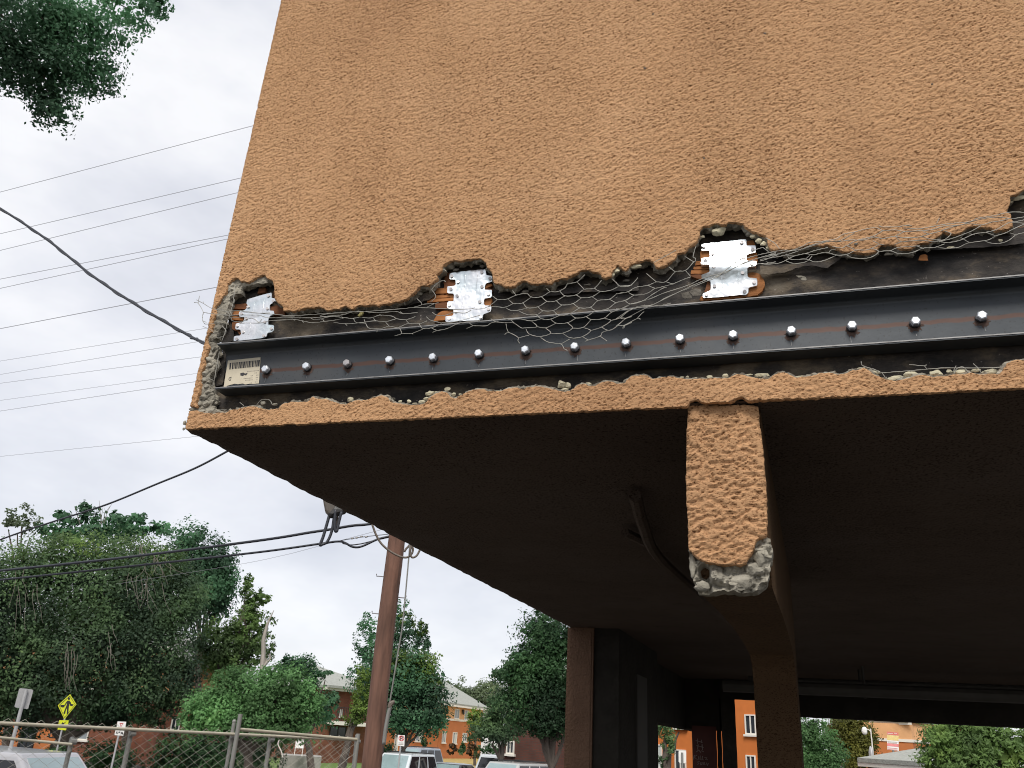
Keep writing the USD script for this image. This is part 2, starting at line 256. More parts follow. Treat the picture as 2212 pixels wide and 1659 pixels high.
def stucco_h(x, z, seed=0):                 # relief of the dashed finish: flat-topped lumps with small wide pits, metres towards the viewer
    k = np.stack([x, z, np.zeros_like(x)], -1)
    w = noise(k * 60, seed + 40)
    a = fbm(np.stack([x * 158 + 1.6 * w, z * 275 + 1.6 * w, np.zeros_like(x)], -1), 3, seed)
    patch = fbm(k * 4.5, 3, seed + 31)
    pit = np.clip((0.468 + 0.055 * (patch - 0.5) * 2 - a) / 0.13, 0, 1); pit = pit * pit * (3 - 2 * pit)
    b = noise(k * 150, seed + 5)
    return 0.0024 * (1 - pit) + 0.0006 * b + 0.0012 * (fbm(k * 9, 2, seed + 77) - 0.5)
def sheet(poly, step, y, relief, thick, seed=0, keep=None, rough_back=0.004):
    x0, z0, x1, z1 = poly.bounds
    xs, zs = np.arange(x0 - step, x1 + 2 * step, step), np.arange(z0 - step, z1 + 2 * step, step)
    X, Z = np.meshgrid(xs, zs, indexing='ij'); shapely.prepare(poly)
    ins = shapely.contains_xy(poly, X, Z)
    if keep is not None: ins &= keep(X, Z)
    cell = ins[:-1, :-1].astype(int) + ins[1:, :-1] + ins[:-1, 1:] + ins[1:, 1:]
    use = cell >= 2
    n, m = X.shape; idx = np.arange(n * m).reshape(n, m)
    a, b, c, d = idx[:-1, :-1][use], idx[1:, :-1][use], idx[1:, 1:][use], idx[:-1, 1:][use]
    f = np.vstack([np.stack([a, b, c], 1), np.stack([a, c, d], 1)])
    P = np.stack([X.ravel(), Z.ravel()], 1)
    used = np.unique(f); out = used[~ins.ravel()[used]]
    # pull the rim onto the traced outline
    e = np.sort(np.vstack([f[:, [0, 1]], f[:, [1, 2]], f[:, [2, 0]]]), 1); key = e[:, 0].astype(np.int64) * (n * m) + e[:, 1]
    uq, cnt = np.unique(key, return_counts=True); rim = uq[cnt == 1]; rim = np.unique(np.concatenate([rim // (n * m), rim % (n * m)]))
    near = np.union1d(out, rim); ring = poly.boundary
    pts = shapely.points(P[near]); q = shapely.line_interpolate_point(ring, shapely.line_locate_point(ring, pts))
    qx = np.stack([shapely.get_x(q), shapely.get_y(q)], 1)
    close = np.hypot(*(qx - P[near]).T) < 2.5 * step
    P[near[close]] = qx[close]
    remap = np.full(n * m, -1); remap[used] = np.arange(len(used)); P = P[used]; f = remap[f]
    h = relief(P[:, 0], P[:, 1])
    v = np.stack([P[:, 0], y - h, P[:, 1]], 1)
    # the broken thickness behind the rim
    de = np.vstack([f[:, [0, 1]], f[:, [1, 2]], f[:, [2, 0]]]); ks = np.sort(de, 1); key = ks[:, 0].astype(np.int64) * len(v) + ks[:, 1]
    _, first, cnt = np.unique(key, return_index=True, return_counts=True); de = de[first[cnt == 1]]
    rv = np.unique(de); at_ = np.full(len(v), -1); at_[rv] = np.arange(len(rv)); src = v[rv].copy(); last = rv
    V, Fs = [v], [f]; n0 = len(v); rings = 1 if thick < 0.01 else 4
    for k in range(1, rings + 1):
        bp = src.copy(); bp[:, 1] = src[:, 1] + (y + thick - src[:, 1]) * k / rings; j = bp * 105
        bp[:, 0] += rough_back * (fbm(j, 2, seed + 3) - 0.5); bp[:, 2] += rough_back * (fbm(j, 2, seed + 4) - 0.5)
        V.append(bp); cur = np.arange(len(rv)) + n0; n0 += len(rv)
        A, B = at_[de[:, 0]], at_[de[:, 1]]
        q = np.stack([last[B], last[A], cur[A], cur[B]], 1); Fs += [q[:, [0, 1, 2]], q[:, [0, 2, 3]]]; last = cur
    return np.vstack(V), np.vstack(Fs)
vis = lambda X, Z: Z < H + np.interp(X, [-1.45, 0.9, 1.3], [2.32, 1.62, 1.55])
bld = thing('stucco_building', 'large overhanging tan stucco building with its lower edge cut open along a steel channel', 'building', (X0, WALL, 0))
part(bld, 'front_wall', sheet(upper_poly, 0.0027, WALL, lambda x, z: stucco_h(x, z), 0.007, 1, vis), m_stucco, smooth=True, label='rough tan stucco front wall above the ragged cut')
part(bld, 'lower_lip', sheet(lower_poly, 0.0027, WALL, lambda x, z: stucco_h(x, z, 3) + 0.006 * np.exp(-((x - 0.0) / 0.09)**2) * np.clip((H + 0.76 - z) / 0.06, 0, 1), 0.007, 2), m_stucco, smooth=True, label='narrow strip of stucco left under the steel channel')
# grey base coat behind the finish, its edge a little beyond it
grow = unary_union([upper_poly.buffer(-0.001), lower_poly.buffer(0.0045)])
patch = Polygon(wl(cG([(100, 1040), (90, 1130), (100, 1250), (200, 1215), (290, 1215), (500, 1100), (600, 1015), (545, 960), (490, 940), (455, 900), (495, 850), (500, 800), (500, 740), (480, 690), (440, 640), (440, 560), (445, 470), (500, 420), (520, 330), (500, 240), (560, 140), (540, 40), (480, 20), (330, 100), (150, 820)]))).buffer(0)
patch2 = Polygon(wl(cA([(430, 1000), (545, 960), (540, 890), (600, 820), (640, 760), (640, 680), (680, 600), (720, 480), (720, 400), (800, 340), (880, 330), (880, 250), (960, 230), (1100, 210), (1250, 180), (1200, 60), (800, 60), (500, 500)]))).buffer(0)
base_poly = unary_union([grow, patch, patch2]).buffer(0.001)
base_poly = Polygon([p for p in base_poly.exterior.coords]) if base_poly.geom_type == 'Polygon' else max(base_poly.geoms, key=lambda g: g.area)
jag = np.array(base_poly.exterior.coords); kk = np.stack([jag[:, 0] * 130, jag[:, 1] * 130, np.zeros(len(jag))], 1)
jag = jag + 0.009 * np.stack([fbm(kk, 2, 31) - 0.5, fbm(kk, 2, 32) - 0.5], 1)
jag[:, 0] = np.maximum(jag[:, 0], X0 + 0.001); jag[:, 1] = np.maximum(jag[:, 1], ZS + 0.016); base_poly = Polygon(jag).buffer(0)
base_poly = max(getattr(base_poly, 'geoms', [base_poly]), key=lambda g: g.area)
part(bld, 'base_coat', sheet(base_poly, 0.0042, WALL + 0.006, lambda x, z: 0.010 * (np.abs(fbm(np.stack([x * 85, z * 85, 0 * x], -1), 4, 8) - 0.5) * 2 - 0.2) + 0.002 * noise(np.stack([x * 230, z * 230, 0 * x], -1), 12), 0.022, 6,
     lambda X, Z: (Z < H + 1.35), rough_back=0.022), m_mortar, smooth=22, label='broken grey base coat showing along the cut')
# the rest of the front beyond the frame, side wall, soffit, roof
DEP = 10.5
def sx(x, t): return x + SLANT * t
def plan(xa, ta, xb, tb): return [(sx(xa, ta), WALL + ta), (sx(xb, ta), WALL + ta), (sx(xb, tb), WALL + tb), (sx(xa, tb), WALL + tb)]
part(bld, 'upper_wall', extr(plan(X0, 0.0, XR + 2.2, 0.12), ZT + 0.001, 6.2), m_stucco_far)
part(bld, 'front_wall_end', extr(plan(XR + 0.002, 0.0, XR + 2.2, 0.12), ZS, ZT), m_stucco_far)
part(bld, 'side_wall', extr(plan(X0 + 0.006, 0.075, X0 + 0.12, DEP), ZS + 0.004, 6.2), m_stucco_far)
nx, ny = 90, 260
uu, tt = np.meshgrid(np.linspace(0, 1, nx), np.linspace(0, 1, ny)**1.6, indexing='ij')
sxv = X0 + uu * (XR + 2.2 - X0); stv = tt * DEP
px_ = sx(sxv, stv); jl = 0.012 * (fbm(np.stack([stv * 26, 0 * stv, 0 * stv], -1), 3, 4) - 0.45) * (uu < 1e-6); px_ = px_ + jl
so = np.stack([px_, WALL + stv + 0.004, ZS + 0.006 * (fbm(np.stack([px_ * 40, stv * 40, 0 * stv], -1), 2, 6) - 0.5) + 0.001], -1).reshape(-1, 3)
ii = np.arange(nx * ny).reshape(nx, ny); sf = np.vstack([np.stack([ii[:-1, :-1], ii[:-1, 1:], ii[1:, 1:]], -1).reshape(-1, 3), np.stack([ii[:-1, :-1], ii[1:, 1:], ii[1:, :-1]], -1).reshape(-1, 3)])
edge_l = np.array([ii[0, j] for j in range(ny)]); top_l = so[edge_l] + [0, 0, 0.02]
sf2 = []
for j in range(ny - 1): sf2 += [[edge_l[j], len(so) + j, len(so) + j + 1], [edge_l[j], len(so) + j + 1, edge_l[j + 1]]]
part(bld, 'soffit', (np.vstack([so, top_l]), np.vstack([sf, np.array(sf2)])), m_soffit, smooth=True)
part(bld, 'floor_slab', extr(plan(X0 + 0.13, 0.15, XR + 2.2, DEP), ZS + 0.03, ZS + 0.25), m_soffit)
part(bld, 'roof', extr(plan(X0 - 0.05, -0.05, XR + 2.25, DEP), 6.202, 6.4), m_mortar_dark)
# sheathing paper behind the cut
xs = np.linspace(X0 + 0.03, XR + 0.1, 160); zs = np.linspace(ZS + 0.004, H + 1.32, 90)
XX, ZZ = np.meshgrid(xs, zs, indexing='ij'); wav = 0.010 * (fbm(np.stack([XX * 7, ZZ * 16, 0 * XX], -1), 3, 14) - 0.5)
ii = np.arange(XX.size).reshape(XX.shape)
part(bld, 'building_paper', (np.stack([XX, WALL + 0.0395 - wav, ZZ], -1).reshape(-1, 3), np.vstack([np.stack([ii[:-1, :-1], ii[1:, :-1], ii[1:, 1:]], -1).reshape(-1, 3), np.stack([ii[:-1, :-1], ii[1:, 1:], ii[:-1, 1:]], -1).reshape(-1, 3)])), m_paper, smooth=True)
def flap(pts, y, m, name='paper_flap', amp=0.002, t=0.0015, seed=1):
    return part(bld, name, plate_xz(Polygon(rough_line(wl(pts + pts[:1], y), seed, amp)).buffer(0), y, y + t), m)
YP = WALL + 0.026
flap(cE([(0, 1080), (200, 1060), (420, 1050), (640, 1030), (830, 1010), (1000, 950), (1120, 960), (1080, 1010), (1000, 1060), (930, 1105), (860, 1095), (740, 1070), (600, 1080), (500, 1110), (420, 1145), (330, 1170), (100, 1195), (0, 1200)]), YP - 0.006, m_paper, seed=41)
flap(cF([(0, 1010), (200, 1000), (500, 1020), (800, 1000), (1100, 990), (1400, 960), (1700, 920), (1700, 700), (1300, 760), (600, 860), (0, 960)]), YP - 0.003, m_paper, seed=42)
flap(cC([(700, 740), (1000, 690), (1600, 640), (2300, 560), (2300, 700), (1500, 720), (900, 790)]), YP + 0.002, m_paper, seed=43)
flap(cB([(1100, 930), (1250, 840), (1420, 740), (1560, 690), (1590, 770), (1500, 830), (1300, 880)]), YP - 0.001, m_paper, seed=44)
flap(cA([(540, 900), (640, 830), (720, 820), (760, 760), (800, 900), (800, 1000), (640, 1040), (560, 980)]), YP + 0.004, m_paper, seed=45)
flap(cG([(520, 200), (620, 170), (690, 200), (680, 400), (640, 620), (540, 640), (470, 560), (520, 400)]), YP + 0.006, m_paper, seed=46)
flap(cD([(900, 1130), (1010, 1090), (1040, 1160), (1050, 1195), (930, 1190)]), YP - 0.008, m_mortar_dark, 'paper_scrap', seed=47)
flap(cD([(1010, 1100), (1100, 1060), (1185, 1080), (1170, 1150), (1060, 1165)]), YP - 0.010, m_mortar_dark, 'paper_scrap', seed=48)
flap(cE([(500, 1215), (560, 1205), (640, 1235), (650, 1270), (600, 1275), (540, 1245)]), YP - 0.009, m_mortar, 'paper_scrap', seed=49)
flap(cF([(200, 1160), (230, 1090), (290, 1080), (320, 1095), (345, 1165), (290, 1175)]), YP - 0.004, m_wood, 'wood_chip', seed=50)
# timbers laid bare behind the tie plates
YW = WALL + 0.0285
def wood(pts, y=YW, m=None, seed=1, t=0.012): flap(pts, y, m or m_wood, 'timber', 0.0012, t, seed)
wood(cD([(1170, 545), (1300, 520), (1310, 650), (1160, 660)]), seed=61)
wood(cD([(1110, 680), (1310, 665), (1320, 720), (1090, 735)]), seed=62)
wood(cD([(1080, 755), (1320, 745), (1320, 790), (1060, 790)]), seed=63)
wood(cD([(1040, 805), (1320, 805), (1330, 850), (1030, 855)]), seed=64)
wood(cD([(1020, 865), (1330, 860), (1330, 900), (1180, 930), (1040, 890)]), m=m_wood_dark, seed=65)
wood(cD([(1790, 400), (1900, 395), (1930, 470), (1800, 470)]), seed=66)
wood(cD([(1800, 580), (1950, 560), (1960, 690), (1800, 690)]), seed=67)
wood(cD([(1790, 850), (1900, 830), (1990, 860), (2045, 930), (2060, 1010), (2020, 1090), (1960, 1150), (1700, 1190), (1150, 1225), (1180, 1160), (1780, 1050)]), seed=68)
wood(cD([(1270, 940), (1330, 930), (1340, 1100), (1220, 1110)]), m=m_wood_dark, seed=69)
wood(cM([(470, 370), (560, 350), (700, 500), (700, 650), (430, 690), (420, 560)]), m=m_wood_dark, seed=71)
wood(cM([(240, 690), (660, 670), (660, 790), (250, 800)]), seed=72)
wood(cM([(205, 835), (660, 815), (660, 880), (190, 890)]), seed=73)
wood(cM([(190, 905), (660, 890), (660, 945), (60, 985), (60, 960)]), seed=74)
wood(cM([(240, 1010), (640, 960), (640, 1120), (230, 1110)]), m=m_wood_dark, seed=75)
wood(cM([(200, 1380), (300, 1210), (390, 1170), (640, 1150), (640, 1270), (480, 1290), (440, 1360)]), seed=76)
wood(cM([(1270, 590), (1450, 590), (1450, 640), (1270, 690)]), seed=77)
wood(cM([(1270, 690), (1460, 700), (1460, 760), (1270, 740)]), m=m_wood_dark, seed=78)
wood(cM([(1260, 900), (1450, 895), (1410, 1050), (1260, 1050)]), seed=79)
wood(cP([(1190, 220), (1370, 195), (1365, 340), (1150, 370)]), m=m_wood_dark, seed=81)
wood(cP([(1580, 310), (1640, 300), (1645, 490), (1590, 490)]), m=m_wood_dark, seed=82)
wood(cP([(1490, 730), (1700, 700), (1880, 800), (1910, 960), (1490, 960)]), m=m_wood_dark, seed=83)
wood(cP([(480, 860), (660, 840), (660, 960), (440, 960)]), seed=84)
wood(cP([(390, 1010), (560, 1000), (760, 1040), (760, 1120), (420, 1090)]), seed=85)
wood(cP([(450, 1170), (700, 1150), (700, 1560), (560, 1400), (440, 1360)]), m=m_wood_dark, seed=86)
wood(cP([(260, 700), (900, 640), (900, 800), (240, 790)]), m=m_wood_dark, seed=87)
wood(cF([(1530, 720), (1720, 690), (1720, 740), (1520, 750)]), seed=88)
wood(cF([(1540, 760), (1720, 750), (1720, 790), (1600, 800)]), seed=89)

def lump(c, rad, seed, m, flat=0.8):
    s = trimesh.creation.icosphere(subdivisions=2); v = np.array(s.vertices); r = np.random.default_rng(seed)
    d = 0.75 + 0.75 * (fbm(v * 1.7 + seed * 3.7, 3, seed) - 0.4)
    for _ in range(9):                       # broken facets
        n_ = r.normal(size=3); n_ /= np.linalg.norm(n_); lim = 0.50 + 0.32 * r.random(); dd = (v * d[:, None]) @ n_; d = np.where(dd > lim, d * lim / np.maximum(dd, 1e-6), d)
    v = v * d[:, None] * np.array(rad) * 1.15
    v = v + 0.10 * np.mean(rad) * (noise(v / np.mean(rad) * 5 + seed, seed + 1)[:, None] - 0.5)
    return v + np.array(c), np.array(s.faces)
def rubble(fn, items, y, m, s, seed0):
    for k, (a, b, w, h) in enumerate(items):
        q = fn([(a, b)])[0]; p = on_y(q[0], q[1], y)
        g = w / s / S / F * 1.9, h / s / S / F * 1.9
        part(bld, 'mortar_lump', lump(p, (g[0], min(g) * 0.8, g[1]), seed0 + k, m), m, smooth=24)
rubble(cA, [(835, 175, 32, 34), (780, 245, 58, 52), (800, 345, 64, 34), (848, 325, 40, 44), (665, 440, 44, 40), (672, 480, 56, 34), (590, 540, 40, 36), (590, 610, 44, 40), (600, 690, 50, 40), (550, 760, 46, 42), (562, 815, 44, 34), (500, 965, 62, 60), (900, 230, 46, 30)], WALL + 0.008, m_mortar, 5.53, 100)
rubble(cG, [(520, 125, 56, 52), (612, 125, 34, 40), (485, 205, 40, 44), (455, 265, 62, 50), (465, 350, 60, 44), (400, 470, 52, 54), (390, 555, 52, 44), (425, 640, 50, 40), (450, 725, 60, 46), (385, 800, 80, 60), (420, 880, 70, 60), (330, 880, 46, 40), (480, 985, 60, 34), (555, 870, 28, 28), (590, 985, 40, 30), (190, 1215, 70, 30), (120, 1150, 30, 50), (110, 1230, 26, 26), (220, 960, 60, 24), (350, 985, 80, 24)], WALL + 0.004, m_mortar, 5.53, 140)
rubble(cG, [(1205, 870, 50, 44), (1375, 890, 52, 28), (1620, 840, 34, 22), (1710, 845, 30, 20), (1800, 838, 36, 22), (2090, 820, 60, 20)], WALL + 0.009, m_mortar, 5.53, 170)
rubble(cH, [(90, 870, 60, 20), (430, 880, 64, 46), (330, 935, 50, 20), (1110, 905, 32, 26), (1232, 906, 36, 32), (1310, 935, 40, 20), (1410, 915, 60, 36), (1525, 800, 76, 50), (1470, 870, 50, 36), (1765, 735, 56, 36), (1850, 805, 40, 36), (1938, 808, 26, 18), (1630, 780, 60, 26)], WALL + 0.010, m_mortar_pale, 5.53, 190)
rubble(cI, [(1235, 775, 66, 66), (1335, 795, 50, 44), (1290, 850, 70, 24), (1600, 775, 60, 26), (2060, 770, 50, 16), (690, 855, 40, 16), (350, 875, 60, 14)], WALL + 0.010, m_mortar_pale, 5.53, 220)
rubble(cJ, [(640, 635, 26, 14), (702, 632, 20, 18), (790, 645, 38, 18), (945, 630, 34, 22), (1125, 620, 38, 30), (1535, 610, 84, 26), (1330, 610, 90, 14), (1950, 630, 70, 16)], WALL + 0.010, m_mortar_pale, 4.424, 240)
rubble(cK, [(800, 775, 90, 30), (955, 735, 70, 36), (1240, 722, 72, 38), (1385, 702, 30, 22), (1505, 710, 76, 30), (1680, 692, 42, 20), (1835, 704, 76, 30), (560, 715, 60, 30), (420, 675, 60, 18)], WALL + 0.009, m_mortar_pale, 4.424, 260)
rubble(cD, [(1415, 275, 130, 74), (1195, 345, 44, 24), (1660, 185, 90, 24)], WALL + 0.013, m_mortar_pale, 5.53, 280)
rubble(cD, [(270, 755, 100, 40), (0, 800, 70, 40), (1890, 340, 44, 36), (1970, 400, 50, 44), (2040, 440, 44, 40), (2110, 500, 40, 34)], WALL + 0.007, m_mortar_pale, 5.53, 290)
rubble(cC, [(1990, 430, 64, 40), (1950, 480, 34, 34), (2140, 400, 40, 26)], WALL + 0.005, m_mortar_pale, 5.53, 300)
rubble(cB, [(1880, 412, 54, 24), (1722, 448, 28, 24), (1380, 705, 34, 30)], WALL + 0.016, m_mortar_dark, 5.53, 310)
rubble(cM, [(1245, 215, 72, 40)], WALL + 0.016, m_mortar_dark, 8.508, 320)
rubble(cC, [(740, 720, 60, 40), (2130, 560, 60, 20), (1600, 620, 60, 16), (1790, 590, 26, 26)], WALL + 0.022, m_mortar_dark, 5.53, 330)
rubble(cF, [(1580, 305, 120, 36), (1480, 360, 26, 16), (640, 990, 50, 16), (1330, 890, 26, 20)], WALL + 0.012, m_mortar_pale, 5.53, 340)
rubble(cE, [(1780, 915, 70, 22), (560, 1235, 20, 10)], WALL + 0.016, m_mortar, 5.53, 350)

# the arched bracket and its post under the soffit
BX0, BX1 = -0.145, 0.008
for k_, (a, b, r_) in enumerate([(1632, 35, 0.0035), (1612, 170, 0.004), (1912, 83, 0.004), (1230, 300, 0.003), (2140, 610, 0.004), (960, 500, 0.003), (1760, 395, 0.003), (2330, 210, 0.003)]):
    p_ = on_y(a / S, b / S, WALL - 0.0032); part(bld, 'pock_mark', lump(p_, (r_, 0.0012, r_ * 0.8), 700 + k_, m_mortar_dark), m_mortar_dark)
prof = [(0.052, 0.330), (0.075, 0.306), (0.297, 0.314), (0.58, 0.329), (0.984, 0.340), (1.364, 0.338), (1.60, 0.330), (1.70, 0.300), (1.735, 0.24), (1.730, 0.10), (1.725, -0.3), (1.72, -H + 0.002), (2.05, -H + 0.002), (2.05, 0.683), (0.052, 0.683)]
def side_extr(pr, xa, xb, zoff=0.0):        # a (depth, height) outline extruded across, following the slant
    m = trimesh.creation.extrude_polygon(Polygon(pr), xb - xa, engine='earcut'); v = np.array(m.vertices)
    t, zz, w = v[:, 0], v[:, 1], v[:, 2]
    return np.stack([xa + w + SLANT * t, WALL + t, H + zz + zoff], 1), np.array(m.faces)
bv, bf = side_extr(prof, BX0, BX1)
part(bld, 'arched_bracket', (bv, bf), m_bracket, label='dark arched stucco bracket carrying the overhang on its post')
# its front: stucco above, broken off to bare mortar at the bottom
fr = wl(c6([(490, 165), (478, 450), (474, 700), (478, 900), (490, 1100), (497, 1270), (560, 1335), (620, 1370), (720, 1385), (860, 1392), (940, 1380), (960, 1330), (1000, 1270), (1010, 1200), (1090, 1165), (1100, 1120), (1098, 900), (1085, 700), (1066, 480), (1045, 330), (1030, 165)]), WALL + 0.018)
frp = Polygon(rough_line(fr + fr[:1], 33, 0.002)).buffer(0)
def colh(x, z):
    a = fbm(np.stack([x * 105 + 2 * noise(np.stack([x * 40, z * 40, 0 * x], -1), 3), z * 190, 0 * x + 9], -1), 3, 17)
    l = np.clip((a - 0.36) / 0.2, 0, 1); l = l * l * (3 - 2 * l)
    xm = (x - (BX0 + BX1) / 2) / 0.077
    return 0.0045 * l - 0.010 * np.clip(np.abs(xm) - 0.72, 0, 1)**2 * 8
part(bld, 'bracket_front', sheet(frp, 0.0028, WALL + 0.018, colh, 0.036, 9), m_stucco, smooth=True, label='lumpy stucco face of the bracket, broken off at the bottom')
mo = wl(c6([(495, 1180), (497, 1290), (505, 1420), (530, 1500), (560, 1590), (640, 1602), (760, 1585), (900, 1600), (1030, 1590), (1100, 1525), (1138, 1350), (1142, 1250), (1120, 1180), (1100, 1130), (1050, 1100), (520, 1100)]), WALL + 0.024)
mop = Polygon(rough_line(mo + mo[:1], 35, 0.004)).buffer(0)
def moh(x, z):
    k = np.stack([x * 34, z * 34, 0 * x], -1); a = fbm(k, 4, 61); hole = np.clip((noise(k * 0.75, 8) - 0.62) / 0.1, 0, 1)
    return np.minimum(0.034 * (np.abs(a - 0.5) * 2) + 0.009 * noise(k * 3, 5) + 0.006 * noise(k * 7, 15) - 0.026 * hole, 0.026 + 0.012 * np.clip((H + 0.385 - z) / 0.02, 0, 1))
part(bld, 'broken_mortar', sheet(mop, 0.003, WALL + 0.046, moh, 0.03, 10), m_mortar, smooth=25, label='grey broken mortar at the foot of the bracket face')
rubble(c6, [(900, 1520, 120, 60), (740, 1500, 70, 40), (600, 1560, 60, 40), (1060, 1330, 60, 90), (530, 1400, 30, 80), (1000, 1430, 70, 60)], WALL + 0.034, m_mortar, 3.072, 400)
# dark lumps where the lip is broken, the gap's shade put into their colour
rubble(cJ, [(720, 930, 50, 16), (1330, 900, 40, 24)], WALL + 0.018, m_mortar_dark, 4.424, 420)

# rear of the open parking level
m_dark = plain('shaded_plaster', (0.030, 0.027, 0.023), 0.95, var=0.35, scale=5, bump=0.01, bscale=40, spec=0.1)  # near black because the parking level's shade is put into the colour
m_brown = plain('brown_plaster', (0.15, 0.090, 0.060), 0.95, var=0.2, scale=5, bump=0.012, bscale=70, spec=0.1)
m_redpost = plain('dark_red_paint', (0.06, 0.014, 0.010), 0.8, var=0.3, scale=8)
m_pipe = plain('dull_pipe', (0.06, 0.055, 0.047), 0.7, 0.2, var=0.3, scale=9)
m_panel_dim = plain('dim_panel', (0.045, 0.041, 0.036), 0.9)
ta = 5.5 - WALL
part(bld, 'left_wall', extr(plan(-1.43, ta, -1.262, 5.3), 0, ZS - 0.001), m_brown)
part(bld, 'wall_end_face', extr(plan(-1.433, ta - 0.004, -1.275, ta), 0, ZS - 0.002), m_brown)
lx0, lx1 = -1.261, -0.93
part(bld, 'inner_wall', extr(plan(lx0, ta + 0.02, -1.10, 5.25), 0, ZS - 0.001), m_dark)  # dark layer over the left wall, its inner side's shade painted on
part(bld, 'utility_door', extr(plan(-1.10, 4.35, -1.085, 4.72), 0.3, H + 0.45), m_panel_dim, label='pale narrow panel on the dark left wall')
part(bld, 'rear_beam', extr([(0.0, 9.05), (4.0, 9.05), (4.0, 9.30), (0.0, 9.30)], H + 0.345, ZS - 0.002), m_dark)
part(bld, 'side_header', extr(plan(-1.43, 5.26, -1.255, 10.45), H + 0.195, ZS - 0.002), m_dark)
pp = [at(1432, 1568, 9.6), at(1628, 1542, 9.2)]
part(bld, 'rear_post', slab(at(1560, 1600, 9.4)[:2], at(1591, 1600, 9.4)[:2], 0, ZS - 0.001, 0.2), m_dark)
part(bld, 'rear_lintel', slab(at(1555, 1600, 9.45)[:2], at(1660, 1600, 9.45)[:2], H + 0.50, ZS - 0.001, 0.2), m_dark)
part(bld, 'rear_lintel', slab(at(1466, 1600, 9.62)[:2], at(1556, 1600, 9.50)[:2], H + 0.185, ZS - 0.001, 0.2), m_dark)
part(bld, 'red_pillar', slab(at(1495, 1600, 9.5)[:2], at(1548, 1600, 9.5)[:2], 0, H + 0.22, 0.25), m_redpost, label='dark red pillar with faint chalk scrawl')
part(bld, 'side_post', slab(at(1549, 1600, 9.52)[:2], at(1559, 1600, 9.52)[:2], 0, H + 0.22, 0.2), m_dark)
m_chalk = plain('chalk', (0.20, 0.15, 0.135), 0.9)
z4 = crop(1380, 1500, 3.16)
scrawl = [[(1135, 1110), (1190, 1125)], [(1150, 1095), (1150, 1135)], [(1180, 1105), (1180, 1130)], [(1140, 1150), (1200, 1165)], [(1155, 1140), (1150, 1180)], [(1185, 1140), (1190, 1185)], [(1140, 1200), (1160, 1185), (1175, 1205)], [(1180, 1190), (1200, 1200)],
          [(1125, 1225), (1120, 1260)], [(1145, 1225), (1122, 1242), (1150, 1260)], [(1160, 1235), (1160, 1262)], [(1172, 1230), (1170, 1262), (1180, 1262)], [(1188, 1232), (1186, 1262), (1198, 1262)], [(1205, 1245), (1225, 1245), (1210, 1262), (1230, 1262)],
          [(1165, 1275), (1150, 1280), (1162, 1292), (1148, 1300)], [(1172, 1282), (1172, 1300), (1184, 1300), (1186, 1282)], [(1195, 1283), (1194, 1300)], [(1206, 1282), (1200, 1300), (1214, 1300)], [(1222, 1285), (1226, 1310), (1236, 1290)]]
for st in scrawl:
    part(bld, 'chalk_stroke', tube([at(a, b, 9.46) for a, b in z4(st)], 0.0035, 4), m_chalk)
for y_, z_, x_, r_ in ((7.6, 0.50, (-0.4, 3.6), 0.05), (7.9, 0.58, (-0.2, 3.6), 0.025)):
    part(bld, 'ceiling_pipe', tube([(x_[0], y_, H + z_), (x_[1], y_ - 0.2, H + z_)], r_, 10), m_pipe)
    for xx in (0.7, 2.0, 2.9):
        part(bld, 'pipe_hanger', tube([(xx, y_ - 0.05, H + z_ - 0.055), (xx, y_ - 0.05, ZS)], 0.012, 5), m_pipe)
part(bld, 'drain_pipe', tube(smooth_path([on_z(1372, 1070, ZS - 0.03), on_z(1388, 1130, ZS - 0.045), on_z(1420, 1200, ZS - 0.05), on_z(1500, 1275, ZS - 0.05), on_z(1580, 1350, ZS - 0.05)], 6), 0.019, 8), m_soffit)
part(bld, 'drain_stub', tube([on_z(1350, 1150, ZS - 0.03), on_z(1395, 1172, ZS - 0.03)], 0.016, 6), m_soffit)

